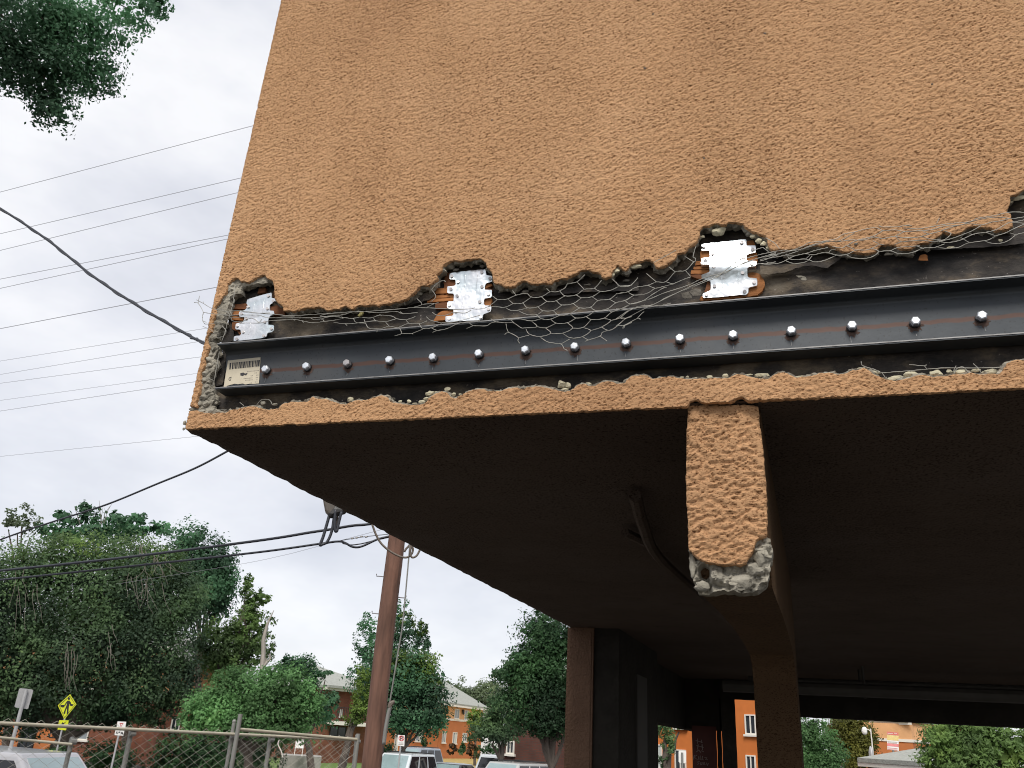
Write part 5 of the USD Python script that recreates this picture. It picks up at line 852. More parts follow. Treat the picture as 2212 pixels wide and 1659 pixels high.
tree('round_tree', 'deeper green round bush in front of the grey roofed house', 52, [(*c2([(1150, 540)])[0], 35, 28), (*c2([(1260, 600)])[0], 36, 34), (*c2([(1040, 540)])[0], 22, 28), (*c2([(1340, 680)])[0], 26, 24), (*c2([(1560, 900)])[0], 14, 16), (*c2([(1450, 1000)])[0], 36, 40), (*c2([(1500, 600)])[0], 14, 6)], 'teal', 2.8, 42, trunk=690, cat_='bush', layers=2.5)
tree('dark_shrub', 'dark shrubs in shade behind the left half of the fence', 45, [(*c0([(1300, 1000)])[0], 60, 40), (*c0([(1200, 1560)])[0], 60, 40), (*c0([(1900, 1550)])[0], 50, 50), (*c2([(200, 1550)])[0], 60, 60), (*c2([(700, 1480)])[0], 60, 60), (*c0([(600, 1560)])[0], 40, 30), (*c0([(2150, 1480)])[0], 30, 40)], 'dark', 3.0, 43, cat_='shrub', layers=3.4, limbs=False)
tree('balcony_tree', 'small yellow green tree beside the balcony left of the pole', 40, [(*c2([(1850, 1050)])[0], 30, 24), (*c2([(1780, 1120)])[0], 26, 20), (*c2([(1900, 900)])[0], 24, 40), (*c2([(1900, 700)])[0], 22, 36)], 'lime', 2.8, 44, trunk=745, layers=2.2)
tree('street_tree', 'tall rounded tree with yellowish top behind the wooden pole', 42, [(*c1([(450, 620)])[0], 80, 55), (*c1([(640, 760)])[0], 60, 55), (*c1([(420, 860)])[0], 70, 60), (*c1([(760, 1000)])[0], 50, 55), (*c1([(600, 1080)])[0], 60, 40), (*c1([(450, 1120)])[0], 50, 30), (*c1([(120, 700)])[0], 50, 50), (*c1([(880, 1100)])[0], 24, 34), (*c1([(200, 900)])[0], 50, 40)], 'teal', 2.9, 45, trunk=c1([(560, 0)])[0][0], layers=2.7, tr=0.14,
    extra=[([(*c1([(500, 540)])[0], 60, 34), (*c1([(660, 560)])[0], 46, 40), (*c1([(800, 800)])[0], 26, 30), (*c1([(280, 620)])[0], 30, 40)], 'lime', 'yellow_foliage')])
tree('street_tree', 'taller thin topped tree rising left and right of the wooden pole', 45, [(*c1([(80, 100)])[0], 24, 34), (*c1([(60, 300)])[0], 28, 40), (*c1([(110, 480)])[0], 30, 36), (*c1([(430, 60)])[0], 30, 36), (*c1([(520, 130)])[0], 26, 28), (*c1([(420, 260)])[0], 30, 34), (*c1([(680, 230)])[0], 24, 34), (*c1([(700, 370)])[0], 24, 28), (*c1([(560, 380)])[0], 36, 34), (*c1([(250, 250)])[0], 30, 60), (*cW([(1330, 1420)])[0], 20, 20)], 'teal', 2.8, 46, trunk=c1([(300, 0)])[0][0], layers=1.9,
    extra=[([(*c1([(640, 130)])[0], 20, 18), (*c1([(480, 20)])[0], 24, 20), (*c1([(700, 130)])[0], 12, 16)], 'lime', 'yellow_foliage')])
tree('carport_tree', 'tall dark drooping tree beside the corner of the parking level', 27, [(*c1([(2050, 150)])[0], 60, 60), (*c1([(2100, 330)])[0], 60, 60), (*c1([(1780, 480)])[0], 50, 30), (*c1([(1680, 620)])[0], 50, 26), (*c1([(1900, 560)])[0], 60, 40), (*c1([(2050, 700)])[0], 80, 60), (*c1([(1950, 900)])[0], 90, 50), (*c1([(2150, 950)])[0], 70, 60), (*c1([(1950, 1130)])[0], 70, 36), (*c1([(2150, 1180)])[0], 60, 40), (*c1([(1800, 800)])[0], 50, 30), (*c1([(2180, 500)])[0], 60, 60), (1290, 1480, 60, 90), (1260, 1370, 50, 50)], 'dark', 2.9, 47, trunk=c1([(2200, 0)])[0][0], layers=2.6, droop=0.4, tr=0.12,
    extra=[([(*c1([(1900, 120)])[0], 26, 18), (*c1([(1780, 400)])[0], 40, 16), (*c1([(1600, 610)])[0], 24, 14), (*c1([(2120, 250)])[0], 40, 40), (*c1([(1750, 560)])[0], 30, 16)], 'teal', 'sun_tinted_foliage')])  # outer tufts get a lighter leaf tint in place of light on them
tree('citrus_tree', 'small glossy dark tree in front of the dark brick house', 38, [(*c1([(1560, 1120)])[0], 50, 36), (*c1([(1380, 1250)])[0], 46, 26), (*c1([(1600, 950)])[0], 34, 30), (*c1([(1650, 1250)])[0], 34, 26), (*c1([(1500, 1280)])[0], 40, 22), (*c1([(1450, 1150)])[0], 26, 26)], 'deep', 2.6, 48, trunk=c1([(1590, 0)])[0][0], layers=2.4, tr=0.13)
tree('lime_tree', 'bright yellow green conical tree at the orange house corner', 80, [(*c1([(1280, 1080)])[0], 16, 16), (*c1([(1290, 1160)])[0], 22, 20), (*c1([(1330, 1220)])[0], 22, 16)], 'lime', 2.6, 49, trunk=c1([(1290, 0)])[0][0], layers=2.6, tr=0.13)
tree('far_tree', 'bare topped hazy tree far behind the orange house', 150, [(*c1([(1060, 760)])[0], 26, 20), (*c1([(1040, 820)])[0], 30, 20), (*c1([(960, 740)])[0], 18, 14)], 'far', 2.4, 50, trunk=c1([(1060, 0)])[0][0], layers=1.5, group='hazy trees behind the orange house' if False else None)
tree('far_tree', 'broad hazy tree far behind the orange house roof', 140, [(*c1([(1290, 830)])[0], 40, 22), (*c1([(1440, 800)])[0], 36, 26), (*c1([(1400, 900)])[0], 46, 28), (*c1([(1200, 870)])[0], 30, 20), (*c1([(1520, 860)])[0], 20, 30)], 'far', 2.4, 51, trunk=c1([(1380, 0)])[0][0], layers=2.4)
for k, (q, rx, ry, lm_, lb) in enumerate([((676, 598), 9, 16, 'dark', 'clipped dark column shrub under the wide window of the orange wing'), ((980, 640), 11, 14, 'rusty', 'reddish brown shrub between the lower windows of the orange house'), ((1085, 640), 8, 20, 'dark', 'dark upright shrub right of the reddish one at the orange house'), ((1165, 660), 12, 16, 'rusty', 'loose brownish shrub near the orange house corner'), ((1250, 670), 9, 14, 'deep', 'green shrub at the right end of the orange house'), ((1400, 660), 22, 14, 'dark', 'low dark bush beneath the small glossy tree'), ((290, 660), 18, 16, 'dark', 'dark hedge left of the no parking sign')]):
    tree('shrub', lb, 78 if k < 5 else 50, [(*c3([q])[0], rx, ry)], lm_, 2.2, 60 + k, cat_='shrub', layers=3.2, limbs=False)
# seen through the parking level
tree('garden_tree', 'vivid green tree at the left of the wide opening under the building', 40, [(*c5([(150, 200)])[0], 36, 34), (*c5([(200, 330)])[0], 40, 36), (*c5([(320, 440)])[0], 40, 30), (*c5([(120, 480)])[0], 40, 34), (*c5([(240, 500)])[0], 40, 30), (*c5([(60, 300)])[0], 30, 60)], 'bright', 2.6, 71, trunk=c5([(150, 0)])[0][0], layers=3.0)
tree('garden_tree', 'golden olive tree behind the street lamp in the wide opening', 62, [(*c5([(420, 130)])[0], 44, 26), (*c5([(520, 200)])[0], 46, 40), (*c5([(420, 260)])[0], 36, 36), (*c5([(600, 280)])[0], 40, 40), (*c5([(680, 330)])[0], 26, 30), (*c5([(520, 390)])[0], 50, 40), (*c5([(600, 470)])[0], 40, 30)], 'gold', 2.5, 72, trunk=c5([(520, 0)])[0][0], layers=2.8)
tree('garden_tree', 'dark tree right of the street lamp in the wide opening', 85, [(*c5([(760, 140)])[0], 30, 30), (*c5([(780, 240)])[0], 24, 34), (*c5([(770, 380)])[0], 22, 34), (*c5([(790, 450)])[0], 16, 24), (*c5([(660, 110)])[0], 30, 14)], 'deep', 2.4, 73, trunk=c5([(770, 0)])[0][0], layers=2.8)
tree('magnolia_tree', 'broad leaved glossy tree at the right end of the wide opening', 30, [(*c5([(1420, 200)])[0], 60, 40), (*c5([(1600, 260)])[0], 70, 50), (*c5([(1450, 340)])[0], 60, 40), (*c5([(1800, 260)])[0], 60, 50), (*c5([(1700, 420)])[0], 80, 40), (*c5([(1400, 460)])[0], 50, 30), (*c5([(1950, 340)])[0], 60, 50), (*c5([(1550, 500)])[0], 80, 34), (*c5([(1900, 480)])[0], 60, 34), (*c5([(2150, 250)])[0], 60, 40), (*c5([(2200, 420)])[0], 40, 40), (*c5([(1350, 300)])[0], 26, 30)], 'olive', 4.4, 74, trunk=2150, layers=2.6, shape=(1.0, 0.36), clump=0.12,
    extra=[([(*c5([(1530, 360)])[0], 24, 16), (*c5([(1700, 180)])[0], 30, 14), (*c5([(1320, 480)])[0], 26, 20), (*c5([(2180, 330)])[0], 26, 30), (*c5([(1800, 500)])[0], 30, 14)], 'lime', 'young_leaves')])
tree('courtyard_tree', 'dark green tree between the inner pier and the red pillar', 30, [(*z4([(900, 1000)])[0], 24, 26), (*z4([(920, 1120)])[0], 18, 24), (*z4([(1020, 985)])[0], 16, 10), (*z4([(890, 1270)])[0], 14, 14)], 'deep', 2.4, 75, trunk=1428, layers=2.6)
# ------------------------------------------------------------------ wooden pole, its hardware and the wires
m_pole = plain('brown_pole_wood', (0.140, 0.071, 0.049), 0.85, var=0.6, scale=10, stretch=(1, 1, 0.12), bump=0.012, bscale=22)
m_cable = plain('black_cable', (0.022, 0.025, 0.034), 0.5, var=0.2, scale=20)
m_cable2 = plain('brown_cable', (0.13, 0.105, 0.085), 0.6, var=0.3, scale=20)
m_strand = plain('grey_strand', (0.30, 0.30, 0.32), 0.5, 0.4, var=0.1)
m_grey = plain('weathered_grey_metal', (0.22, 0.22, 0.205), 0.6, 0.2, var=0.2, scale=5)
m_ceram = plain('brown_ceramic', (0.10, 0.085, 0.07), 0.3, var=0.2)
DP = 13.4
pb = gp(0, 1); pd = ray(829, 1410); pxy = pd[:2] / np.linalg.norm(pd[:2]) * DP
ptop = 15.6
pole = thing('utility_pole', 'reddish brown wooden utility pole rising behind the soffit edge', 'utility pole', (pxy[0], pxy[1], 0))
nz = 60; zz = np.linspace(-0.05, ptop, nz)
part(pole, 'shaft', tube(np.stack([pxy[0] + 0.012 * np.sin(zz * 1.3), pxy[1] + 0 * zz, zz], 1), np.linspace(0.150, 0.105, nz), 18), m_pole, smooth=40)
side = np.array([pxy[1], -pxy[0], 0]) / DP       # to the right as seen
p3 = np.array([pxy[0], pxy[1], 0])
for k, (q, s_) in enumerate([((1152, 1070), -1), ((1300, 1297), 1), ((1100, 1480), -1)]):
    h_ = at(*cW([q])[0], DP)[2]
    part(pole, 'step_bolt', tube([p3 + side * s_ * 0.11 + [0, 0, h_], p3 + side * s_ * 0.245 + [0, 0, h_], p3 + side * s_ * 0.25 + [0, 0, h_ + 0.035]], 0.009, 5), m_strand)
for z_, L_ in ((15.0, 1.3), (13.6, 1.2), (11.6, 1.2), (6.3, 1.35)):
    part(pole, 'crossarm', box(p3 + np.array([0, 0, z_]) + np.array([pxy[0], pxy[1], 0]) / DP * -0.16, (L_ * 2, 0.09, 0.12), math.atan2(side[1], side[0])), m_pole)
    for u_ in (-0.9, -0.45, 0.45, 0.9): part(pole, 'insulator', hull_round([p3 + side * u_ * L_ + [0, 0, z_ + 0.08], p3 + side * u_ * L_ + [0, 0, z_ + 0.2]], 0.04, 6), m_ceram)
def strip(fn, pts, d, r, m, name, parent=None, k=5, sides=6):
    q = smooth_path([at(a, b, d if np.ndim(d) == 0 else d[i]) for i, (a, b) in enumerate(fn(pts))], k)
    return part(parent or pole, name, tube(q, r, sides), m, smooth=True)
strip(cW, [(960, 250), (1000, 430), (1030, 520), (1060, 600), (1110, 690), (1180, 760), (1270, 820), (1360, 855), (1420, 850), (1460, 810), (1470, 760), (1450, 720), (1420, 640)], 13.0, 0.017, m_cable2, 'cable_loop')
strip(cW, [(1375, 795), (1395, 760), (1420, 735), (1440, 690), (1400, 600)], 13.05, 0.017, m_cable2, 'cable_loop')
strip(cW, [(1450, 640), (1450, 730), (1437, 800), (1460, 856), (1510, 838), (1548, 770), (1580, 690)], 12.95, 0.017, m_cable2, 'cable_loop')
strip(cW, [(560, 300), (545, 390), (515, 500), (480, 620), (445, 718), (470, 712), (520, 685), (565, 590), (590, 470), (600, 330)], 13.0, 0.024, m_cable, 'cable_loop')
strip(cW, [(610, 330), (605, 480), (612, 560), (630, 560), (650, 470), (680, 350)], 12.95, 0.024, m_cable, 'cable_loop')
strip(cW, [(640, 340), (630, 430), (625, 530), (640, 520), (665, 420)], 13.05, 0.02, m_cable2, 'cable_loop')
bk = [at(*q, 13.0) for q in cW([(510, 230), (600, 250), (530, 340), (570, 380), (620, 330), (700, 340)])]
part(pole, 'splice_bracket', hull_round(bk[:4], 0.05, 8), m_ceram, label='weathered pale bracket the left loops hang from'); part(pole, 'splice_case', hull_round([bk[3], bk[4], bk[5]], 0.065, 8), m_black)
part(pole, 'bracket_arm', tube([at(*q, 13.05) for q in cW([(600, 260), (900, 120)])] + [p3 + [0, 0, 6.3]], 0.03, 6), m_grey)
strip(c1, [(560, -900), (478, 0), (420, 380), (330, 930)], 13.0, 0.011, m_grey, 'guy_strand'); strip(c1, [(345, 930), (310, 1080), (282, 1240), (262, 1400)], 13.0, 0.028, m_grey, 'guy_guard')
part(pole, 'guy_clamp', hull_round([at(*q, 13.0) for q in c1([(365, 930), (335, 945), (325, 985)])], 0.03, 6), m_cable2)
def span(name, label, cat_, fn, pts, dd, r, m, group=None, sag=0.0, sides=5):
    q = np.array([at(a, b, dd[i]) for i, (a, b) in enumerate(fn(pts))]); q = smooth_path(q, 10)
    mid = q.mean(0); path = thing(name, label, cat_, tuple(q[-1]), group=group)
    part(path, 'strand', tube(q, r, sides), m, smooth=True)
    return path
V_ = lambda pts: pts
def ext(x0, y0, x1, y1, xr=905, xl=-320): # carry a seen line on to the pole and out of the frame
    s_ = (y1 - y0) / (x1 - x0); return [(xl, y0 + s_ * (xl - x0)), (x0, y0), (x1, y1), (xr, y1 + s_ * (xr - x1) * 0.98)]
rows = [(0, 415, 545, 272, 'topmost thin power line left of the building', .0055), (0, 505, 518, 385, 'second power line from the top, ending at the stucco edge', .0055), (0, 541, 510, 417, 'third power line from the top, close under the second', .0055), (0, 603, 492, 508, 'upper strand of the close pair at the middle height of the sky', .0055), (0, 623, 488, 517, 'lower strand of the close pair at the middle height of the sky', .0055), (0, 710, 460, 622, 'single dark power line just above the end of the thick twisted cable', .0065),
        (0, 780, 440, 710, 'faint line ending beside the loose netting wires', .0035), (0, 809, 428, 738, 'faint line ending where the thick twisted cable ends', .0035), (0, 828, 425, 772, 'faint line level with the top of the steel channel', .0035), (0, 865, 415, 808, 'faint line level with the barcode label', .003), (0, 888, 412, 826, 'faint line with small marks, lowest of the upper group', .0038), (0, 986, 412, 944, 'faint lone line just under the building corner', .003)]
for a, b, c, e, lb, r in rows:
    span('power_line', lb, 'power line', V_, ext(a, b, c, e), [30, 19.5, 15.0, 13.5], r, m_strand, group='thin overhead wires left of the building')
span('service_cable', 'thick black twisted service cable sagging down to the building corner', 'cable', V_, [(-140, 365), (0, 450), (105, 520), (200, 596), (300, 662), (400, 720), (435, 738), (560, 790)], [9.5, 8.6, 8.0, 7.4, 6.8, 6.2, 6.0, 5.4], 0.0115, m_cable, sides=8)
q = np.array([at(a, b, d_) for (a, b), d_ in zip([(-140, 365), (0, 450), (105, 520), (200, 596), (300, 662), (400, 720), (435, 738), (560, 790)], [9.5, 8.6, 8.0, 7.4, 6.8, 6.2, 6.0, 5.4])]); q = smooth_path(q, 24)
th_ = np.linspace(0, 70, len(q)); tw = q + 0.011 * np.stack([np.cos(th_), np.sin(th_), np.sin(th_)], 1)
part('/World/service_cable', 'strand', tube(tw, 0.0075, 5), m_cable, smooth=True)
span('service_cable', 'thin black cable rising from the huge tree to the soffit edge', 'cable', V_, [(-60, 1190), (30, 1155), (130, 1122), (230, 1090), (340, 1045), (420, 1012), (487, 977), (560, 935)], [13, 12.2, 11.3, 10.4, 9.3, 8.5, 7.8, 7.0], 0.011, m_cable, sides=6)
span('telephone_cable', 'upper of two thick black cables crossing in front of the huge tree', 'cable', lambda p: p, [(-200, 1252)] + cT([(0, 645), (1000, 540), (2212, 388)]) + cW([(330, 580), (560, 545), (800, 505), (1000, 485)]) + [(860, 1118)], [20, 17.5, 15.5, 14, 13.6, 13.5, 13.4, 13.4, 13.4], 0.022, m_cable, sides=7)
span('telephone_cable', 'lower of two thick black cables crossing in front of the huge tree', 'cable', lambda p: p, [(-200, 1272)] + cT([(0, 725), (1100, 610), (2212, 488)]) + cW([(440, 705), (640, 680), (720, 695), (800, 738), (900, 735), (1080, 655), (1210, 620)]) + [(850, 1150)], [20, 17.5, 15.5, 14, 13.6, 13.5, 13.5, 13.4, 13.4, 13.4, 13.4, 13.4], 0.018, m_cable, sides=7)
strip(cW, [(640, 676), (730, 660), (900, 632), (1210, 598)], 13.4, 0.006, m_cable, 'messenger_wire'); strip(cW, [(690, 700), (780, 718), (900, 705), (1040, 670), (1210, 632)], 13.42, 0.010, m_cable, 'tail_cable')
for a, b in [(800, 648), (850, 640), (900, 628), (955, 630)]: part(pole, 'cable_clip', hull_round([at(*cW([(a - 8, b)])[0], 13.4), at(*cW([(a + 8, b - 3)])[0], 13.4)], 0.014, 5), m_ceram)
span('guy_wire', 'hair thin wire crossing behind the two thick cables right of the huge tree', 'wire', V_, [(250, 1262), (500, 1222), (610, 1200), (680, 1182), (840, 1140)], [22, 17, 15.5, 14.7, 13.5], 0.003, m_strand)

# ------------------------------------------------------------------ chain link fence and its gate
m_fence = plain('galvanised_fence', (0.40, 0.385, 0.33), 0.6, 0.25, var=0.25, scale=6)
m_rail = plain('yellowed_rail', (0.43, 0.40, 0.31), 0.6, 0.15, var=0.2, scale=4)
ZR = H - 0.155
r0, r1 = on_z(*c0([(-300, 1149)])[0], ZR), on_z(*c2([(1835, 1350)])[0], ZR)
fl = Face(r0, r1)
fen = thing('chain_link_fence', 'grey chain link fence with pale top rail in front of the trees', 'fence', (r0[0], r0[1], 0))
part(fen, 'top_rail', tube(np.linspace([*fl.a, ZR], [*fl.b, ZR], 30), 0.0175, 8), m_rail, smooth=True)
w0, z0 = fl.hit(*c0([(0, 1322)])[0]); w1, z1 = fl.hit(*c0([(775, 1396)])[0]); w0e, z0e = fl.hit(*c0([(-300, 1296)])[0])
part(fen, 'mid_rail', tube([fl.P(w0e, z0e, 0.03), fl.P(w1, z1, 0.03)], 0.014, 8), m_rail, smooth=True)
posts = [(c0([(820, 1360)])[0], 0.023, -0.42), (c0([(1485, 1235)])[0], 0.026, -0.02), (c2([(470, 1290)])[0], 0.022, 0.14), (c2([(898, 1302)])[0], 0.024, -0.02), (c2([(1848, 1335)])[0], 0.022, 0.05), (c0([(-200, 1150)])[0], 0.034, 0.0)]
for (q, r_, dz) in posts:
    w_, _ = fl.hit(*q); tp = ZR + dz if dz > -0.3 else fl.hit(*c0([(830, 1345)])[0])[1]
    po = part(fen, 'post', tube([fl.P(w_, -0.05, -0.05), fl.P(w_, tp, -0.05)], r_, 10), m_grey, smooth=40)
    part(po, 'cap', trimesh.creation.icosphere(subdivisions=2, radius=r_ * 1.12).apply_translation(fl.P(w_, tp, -0.05)), m_grey, smooth=True)
    part(po, 'rail_band', tube([fl.P(w_ - 0.03, min(ZR, tp) - 0.02, -0.02), fl.P(w_ + 0.03, min(ZR, tp) - 0.02, -0.02)], 0.03, 8), m_grey)
def chain(fc, wa, wb, zlo, zhi, off, p=0.080, r=0.0023):
    ms = []; hp = p / 2 * 1.0; nz_ = int((zhi - zlo) / (p * 0.62)); k = 0
    w = wa
    while w < wb:
        zs_ = np.linspace(zlo, zhi, nz_); x_ = w + np.where((np.arange(nz_) + k) % 2 == 0, 0.0, p * 1.02)
        o = off + np.where(np.arange(nz_) % 2 == 0, 0.004, -0.004)
        ms.append(tube([fc.P(a, b, c) for a, b, c in zip(x_, zs_, o)], r, 3, caps=False)); w += p; k += 1
    return cat(ms)
part(fen, 'wire_mesh', chain(fl, 0.0, fl.L - 0.1, 0.9, ZR + 0.045, -0.022), m_fence, kind='stuff')
g0, g1 = on_z(*c2([(508, 1231)])[0], ZR + 0.075), on_z(*c2([(1832, 1345)])[0], ZR + 0.035)
gf_ = Face(g0, g1); gate = thing('fence_gate', 'second chain link panel with yellowed rail behind the right part of the fence', 'gate', (g0[0], g0[1], 0))
part(gate, 'top_rail', tube([[*g0[:2], g0[2]], [*g1[:2], g1[2]]], 0.0165, 8), m_rail, smooth=True)
part(gate, 'post', tube([[*g0[:2], 0], [*g0[:2], g0[2] + 0.14]], 0.022, 10), m_grey, smooth=40); part(gate, 'post', tube([[*g1[:2], 0], [*g1[:2], g1[2] + 0.06]], 0.022, 10), m_grey, smooth=40)
part(gate, 'wire_mesh', chain(gf_, 0.05, gf_.L - 0.05, 0.9, min(g0[2], g1[2]), 0.0), m_fence, kind='stuff')
part(gate, 'loose_wire', tube(smooth_path([at(a, b, 11.5) for a, b in c2([(965, 1350), (950, 1390), (965, 1430), (990, 1480), (1000, 1540)])], 4), 0.006, 5), m_trim)

# ------------------------------------------------------------------ signs
def board(px, py, d, yaw=0.0):
    c = at(px, py, d); h = (EYE - c)[:2]; a = math.atan2(h[1], h[0]) + yaw; return c, np.array([math.cos(a), math.sin(a), 0])
def panel(pts, c, n, t=0.004, off=0.0):
    u = np.array([-n[1], n[0], 0]); q = []
    for a, b in pts:
        d = ray(a, b); k = n @ (c - EYE) / (n @ d); p = EYE + d * k; q.append(((p - c) @ u, p[2] - c[2]))
    pg = Polygon(q).buffer(0); pg = max(getattr(pg, 'geoms', [pg]), key=lambda g: g.area)
    m = trimesh.creation.extrude_polygon(pg, t, engine='earcut'); v = np.array(m.vertices)
    return c + v[:, :1] * u + v[:, 1:2] * np.array([0, 0, 1.0]) + (v[:, 2:] - t + off) * n, np.array(m.faces)
def stand(t, c, n, z1, r, m, off=-0.03, z0=None):
    part(t, 'pole', tube([np.array([c[0], c[1], float(gz(c[1])) - 0.05]) + n * off, np.array([c[0], c[1], z1]) + n * off], r, 8), m, smooth=True)
m_yel = plain('fluorescent_yellow', (0.62, 0.66, 0.02), 0.5, var=0.05); m_red = plain('sign_red', (0.50, 0.03, 0.03), 0.5, var=0.05); m_sb = plain('sign_black', (0.02, 0.02, 0.02), 0.5)
m_alu = plain('bare_aluminium', (0.42, 0.42, 0.42), 0.5, 0.3, var=0.12, scale=8)
c, n = board(*c0([(268, 890)])[0], 19)
t = thing('street_sign', 'back of a grey metal sign on a tall post at the far left', 'sign', (c[0], c[1], 0))
part(t, 'plate', panel(c0([(225, 775), (355, 790), (368, 805), (312, 1000), (295, 1008), (175, 990), (160, 978), (212, 785)]), c, n, 0.004), m_alu)
stand(t, at(*c0([(262, 900)])[0], 19), n, at(*c0([(280, 790)])[0], 19)[2], 0.032, m_alu, 0.04)
c, n = board(*c0([(742, 980)])[0], 36)
t = thing('crossing_sign', 'yellow diamond pedestrian crossing sign with arrow plaque below', 'sign', (c[0], c[1], 0))
part(t, 'diamond', panel(c0([(775, 842), (846, 956), (712, 1122), (639, 966)]), c, n, 0.006), m_yel)
b1 = Polygon(c0([(773, 858), (836, 957), (714, 1106), (650, 966)]))
part(t, 'border', cat([panel(list(s_), c, n, 0.002, 0.003) for s_ in [[c0([(773, 858)])[0], c0([(836, 957)])[0], c0([(830, 957)])[0], c0([(772, 868)])[0]], [c0([(836, 957)])[0], c0([(714, 1106)])[0], c0([(715, 1097)])[0], c0([(829, 958)])[0]], [c0([(714, 1106)])[0], c0([(650, 966)])[0], c0([(657, 967)])[0], c0([(715, 1097)])[0]], [c0([(650, 966)])[0], c0([(773, 858)])[0], c0([(772, 868)])[0], c0([(657, 967)])[0]]]]), m_sb)
part(t, 'figure', cat([panel(c0([(757, 875), (772, 880), (776, 897), (765, 908), (752, 902), (750, 886)]), c, n, 0.002, 0.004), panel(c0([(745, 915), (768, 915), (785, 935), (790, 965), (778, 968), (768, 945), (762, 975), (760, 1000), (755, 1065), (738, 1064), (741, 1010), (735, 1000), (718, 1062), (700, 1055), (722, 1000), (738, 960), (742, 940), (728, 955), (720, 972), (712, 965), (725, 940)]), c, n, 0.002, 0.0045),
    panel(c0([(668, 962), (715, 962), (712, 985), (690, 990), (668, 980)]), c, n, 0.002, 0.005), panel(c0([(775, 948), (815, 955), (800, 975), (772, 968)]), c, n, 0.002, 0.005)]), m_sb, label='black walking figure with dark scrawls either side')
part(t, 'plaque', panel(c0([(655, 1128), (760, 1132), (748, 1200), (642, 1190)]), c, n, 0.006), m_yel)
part(t, 'arrow', cat([panel(c0([(740, 1140), (700, 1178), (715, 1185), (672, 1188), (690, 1150), (700, 1162)]), c, n, 0.002, 0.004)]), m_sb)
part(t, 'plaque', panel(c0([(640, 1214), (735, 1218), (730, 1242), (636, 1236)]), c, n, 0.006), m_yel)
stand(t, at(*c0([(706, 1150)])[0], 36), n, at(*c0([(742, 900)])[0], 36)[2], 0.03, m_alu)
c, n = board(*c0([(1340, 1190)])[0], 30)
t = thing('yield_sign', 'small white sign with red yield triangle just above the fence rail', 'sign', (c[0], c[1], 0))
part(t, 'plate', panel(c0([(1300, 1142), (1397, 1148), (1385, 1222), (1288, 1215)]), c, n, 0.005), m_white)
part(t, 'triangle', cat([panel(c0([(1324, 1160), (1364, 1164), (1362, 1172), (1325, 1168)]), c, n, 0.002, 0.003), panel(c0([(1324, 1160), (1336, 1208), (1341, 1200), (1331, 1166)]), c, n, 0.002, 0.0035), panel(c0([(1364, 1164), (1336, 1208), (1338, 1196), (1356, 1168)]), c, n, 0.002, 0.004)]), m_red)
part(t, 'plate', panel(c0([(1276, 1240), (1376, 1246), (1364, 1302), (1264, 1295)]), c, n, 0.005), m_white)
part(t, 'symbol', cat([panel(c0([(1286, 1256), (1300, 1254), (1294, 1270), (1306, 1280), (1292, 1284), (1284, 1270)]), c, n, 0.002, 0.003), panel(c0([(1310, 1262), (1330, 1254), (1330, 1266), (1312, 1276)]), c, n, 0.002, 0.003), panel(c0([(1344, 1258), (1354, 1258), (1366, 1290), (1354, 1290), (1346, 1276), (1340, 1288), (1332, 1286)]), c, n, 0.002, 0.003)]), m_sb)
stand(t, at(*c0([(1322, 1250)])[0], 30), n, at(*c0([(1340, 1160)])[0], 30)[2], 0.028, m_alu)
c, n = board(*c3([(438, 560)])[0], 27)
t = thing('no_parking_sign', 'white no parking sign with red circle right of the wooden pole', 'sign', (c[0], c[1], 0))
part(t, 'plate', panel(c3([(402, 498), (478, 502), (470, 620), (395, 612)]), c, n, 0.004), m_white)
cc = c3([(441, 535)])[0]; rad = 30 / 4.254 / S
ring = [(cc[0] + rad * math.cos(a), cc[1] + rad * math.sin(a)) for a in np.linspace(0, 2 * np.pi, 25)]
part(t, 'circle', cat([panel([ring[i], ring[i + 1], (cc[0] + (ring[i + 1][0] - cc[0]) * 0.74, cc[1] + (ring[i + 1][1] - cc[1]) * 0.74), (cc[0] + (ring[i][0] - cc[0]) * 0.74, cc[1] + (ring[i][1] - cc[1]) * 0.74)], c, n, 0.002, 0.003) for i in range(24)] + [panel([(cc[0] - rad * 0.75, cc[1] - rad * 0.6), (cc[0] - rad * 0.6, cc[1] - rad * 0.78), (cc[0] + rad * 0.75, cc[1] + rad * 0.6), (cc[0] + rad * 0.6, cc[1] + rad * 0.78)], c, n, 0.002, 0.0042)]), m_red)
def sign_text(t, txt, px, py, hpx, c, n, m, name='letter', off=0.0035):
    mm = meshkit.text_mesh(txt, 1.0, 0.02, bold=True); v = np.array(mm.vertices); v[:, :2] -= (v[:, :2].max(0) + v[:, :2].min(0)) / 2
    d = ray(px, py); k = n @ (c - EYE) / (n @ d); p = EYE + d * k; h_ = hpx * mpp(p); u = np.array([-n[1], n[0], 0])
    v = p + v[:, :1] * h_ * u + v[:, 1:2] * h_ * np.array([0, 0, 1.0]) + (v[:, 2:] * 0.05 + off) * n
    part(t, name, (v, np.array(mm.faces)), m)
sign_text(t, 'P', *c3([(441, 536)])[0], 7.5, c, n, m_sb, off=0.0025)
for k, yy in enumerate((580, 596)): part(t, 'print_line', panel(c3([(410, yy), (462, yy + 3), (461, yy + 9), (409, yy + 6)]), c, n, 0.002, 0.003), m_inkg)
stand(t, at(*c3([(432, 610)])[0], 27), n, at(*c3([(440, 505)])[0], 27)[2], 0.026, m_alu)
c, n = board(*z4([(1030, 1240)])[0], 26)
t = thing('street_sign', 'back of a white sign seen between the dark posts of the parking level', 'sign', (c[0], c[1], 0))
part(t, 'plate', panel(z4([(1006, 1190), (1054, 1192), (1060, 1200), (1058, 1282), (1050, 1290), (1008, 1286), (1001, 1278), (1000, 1198)]), c, n, 0.004), m_white)
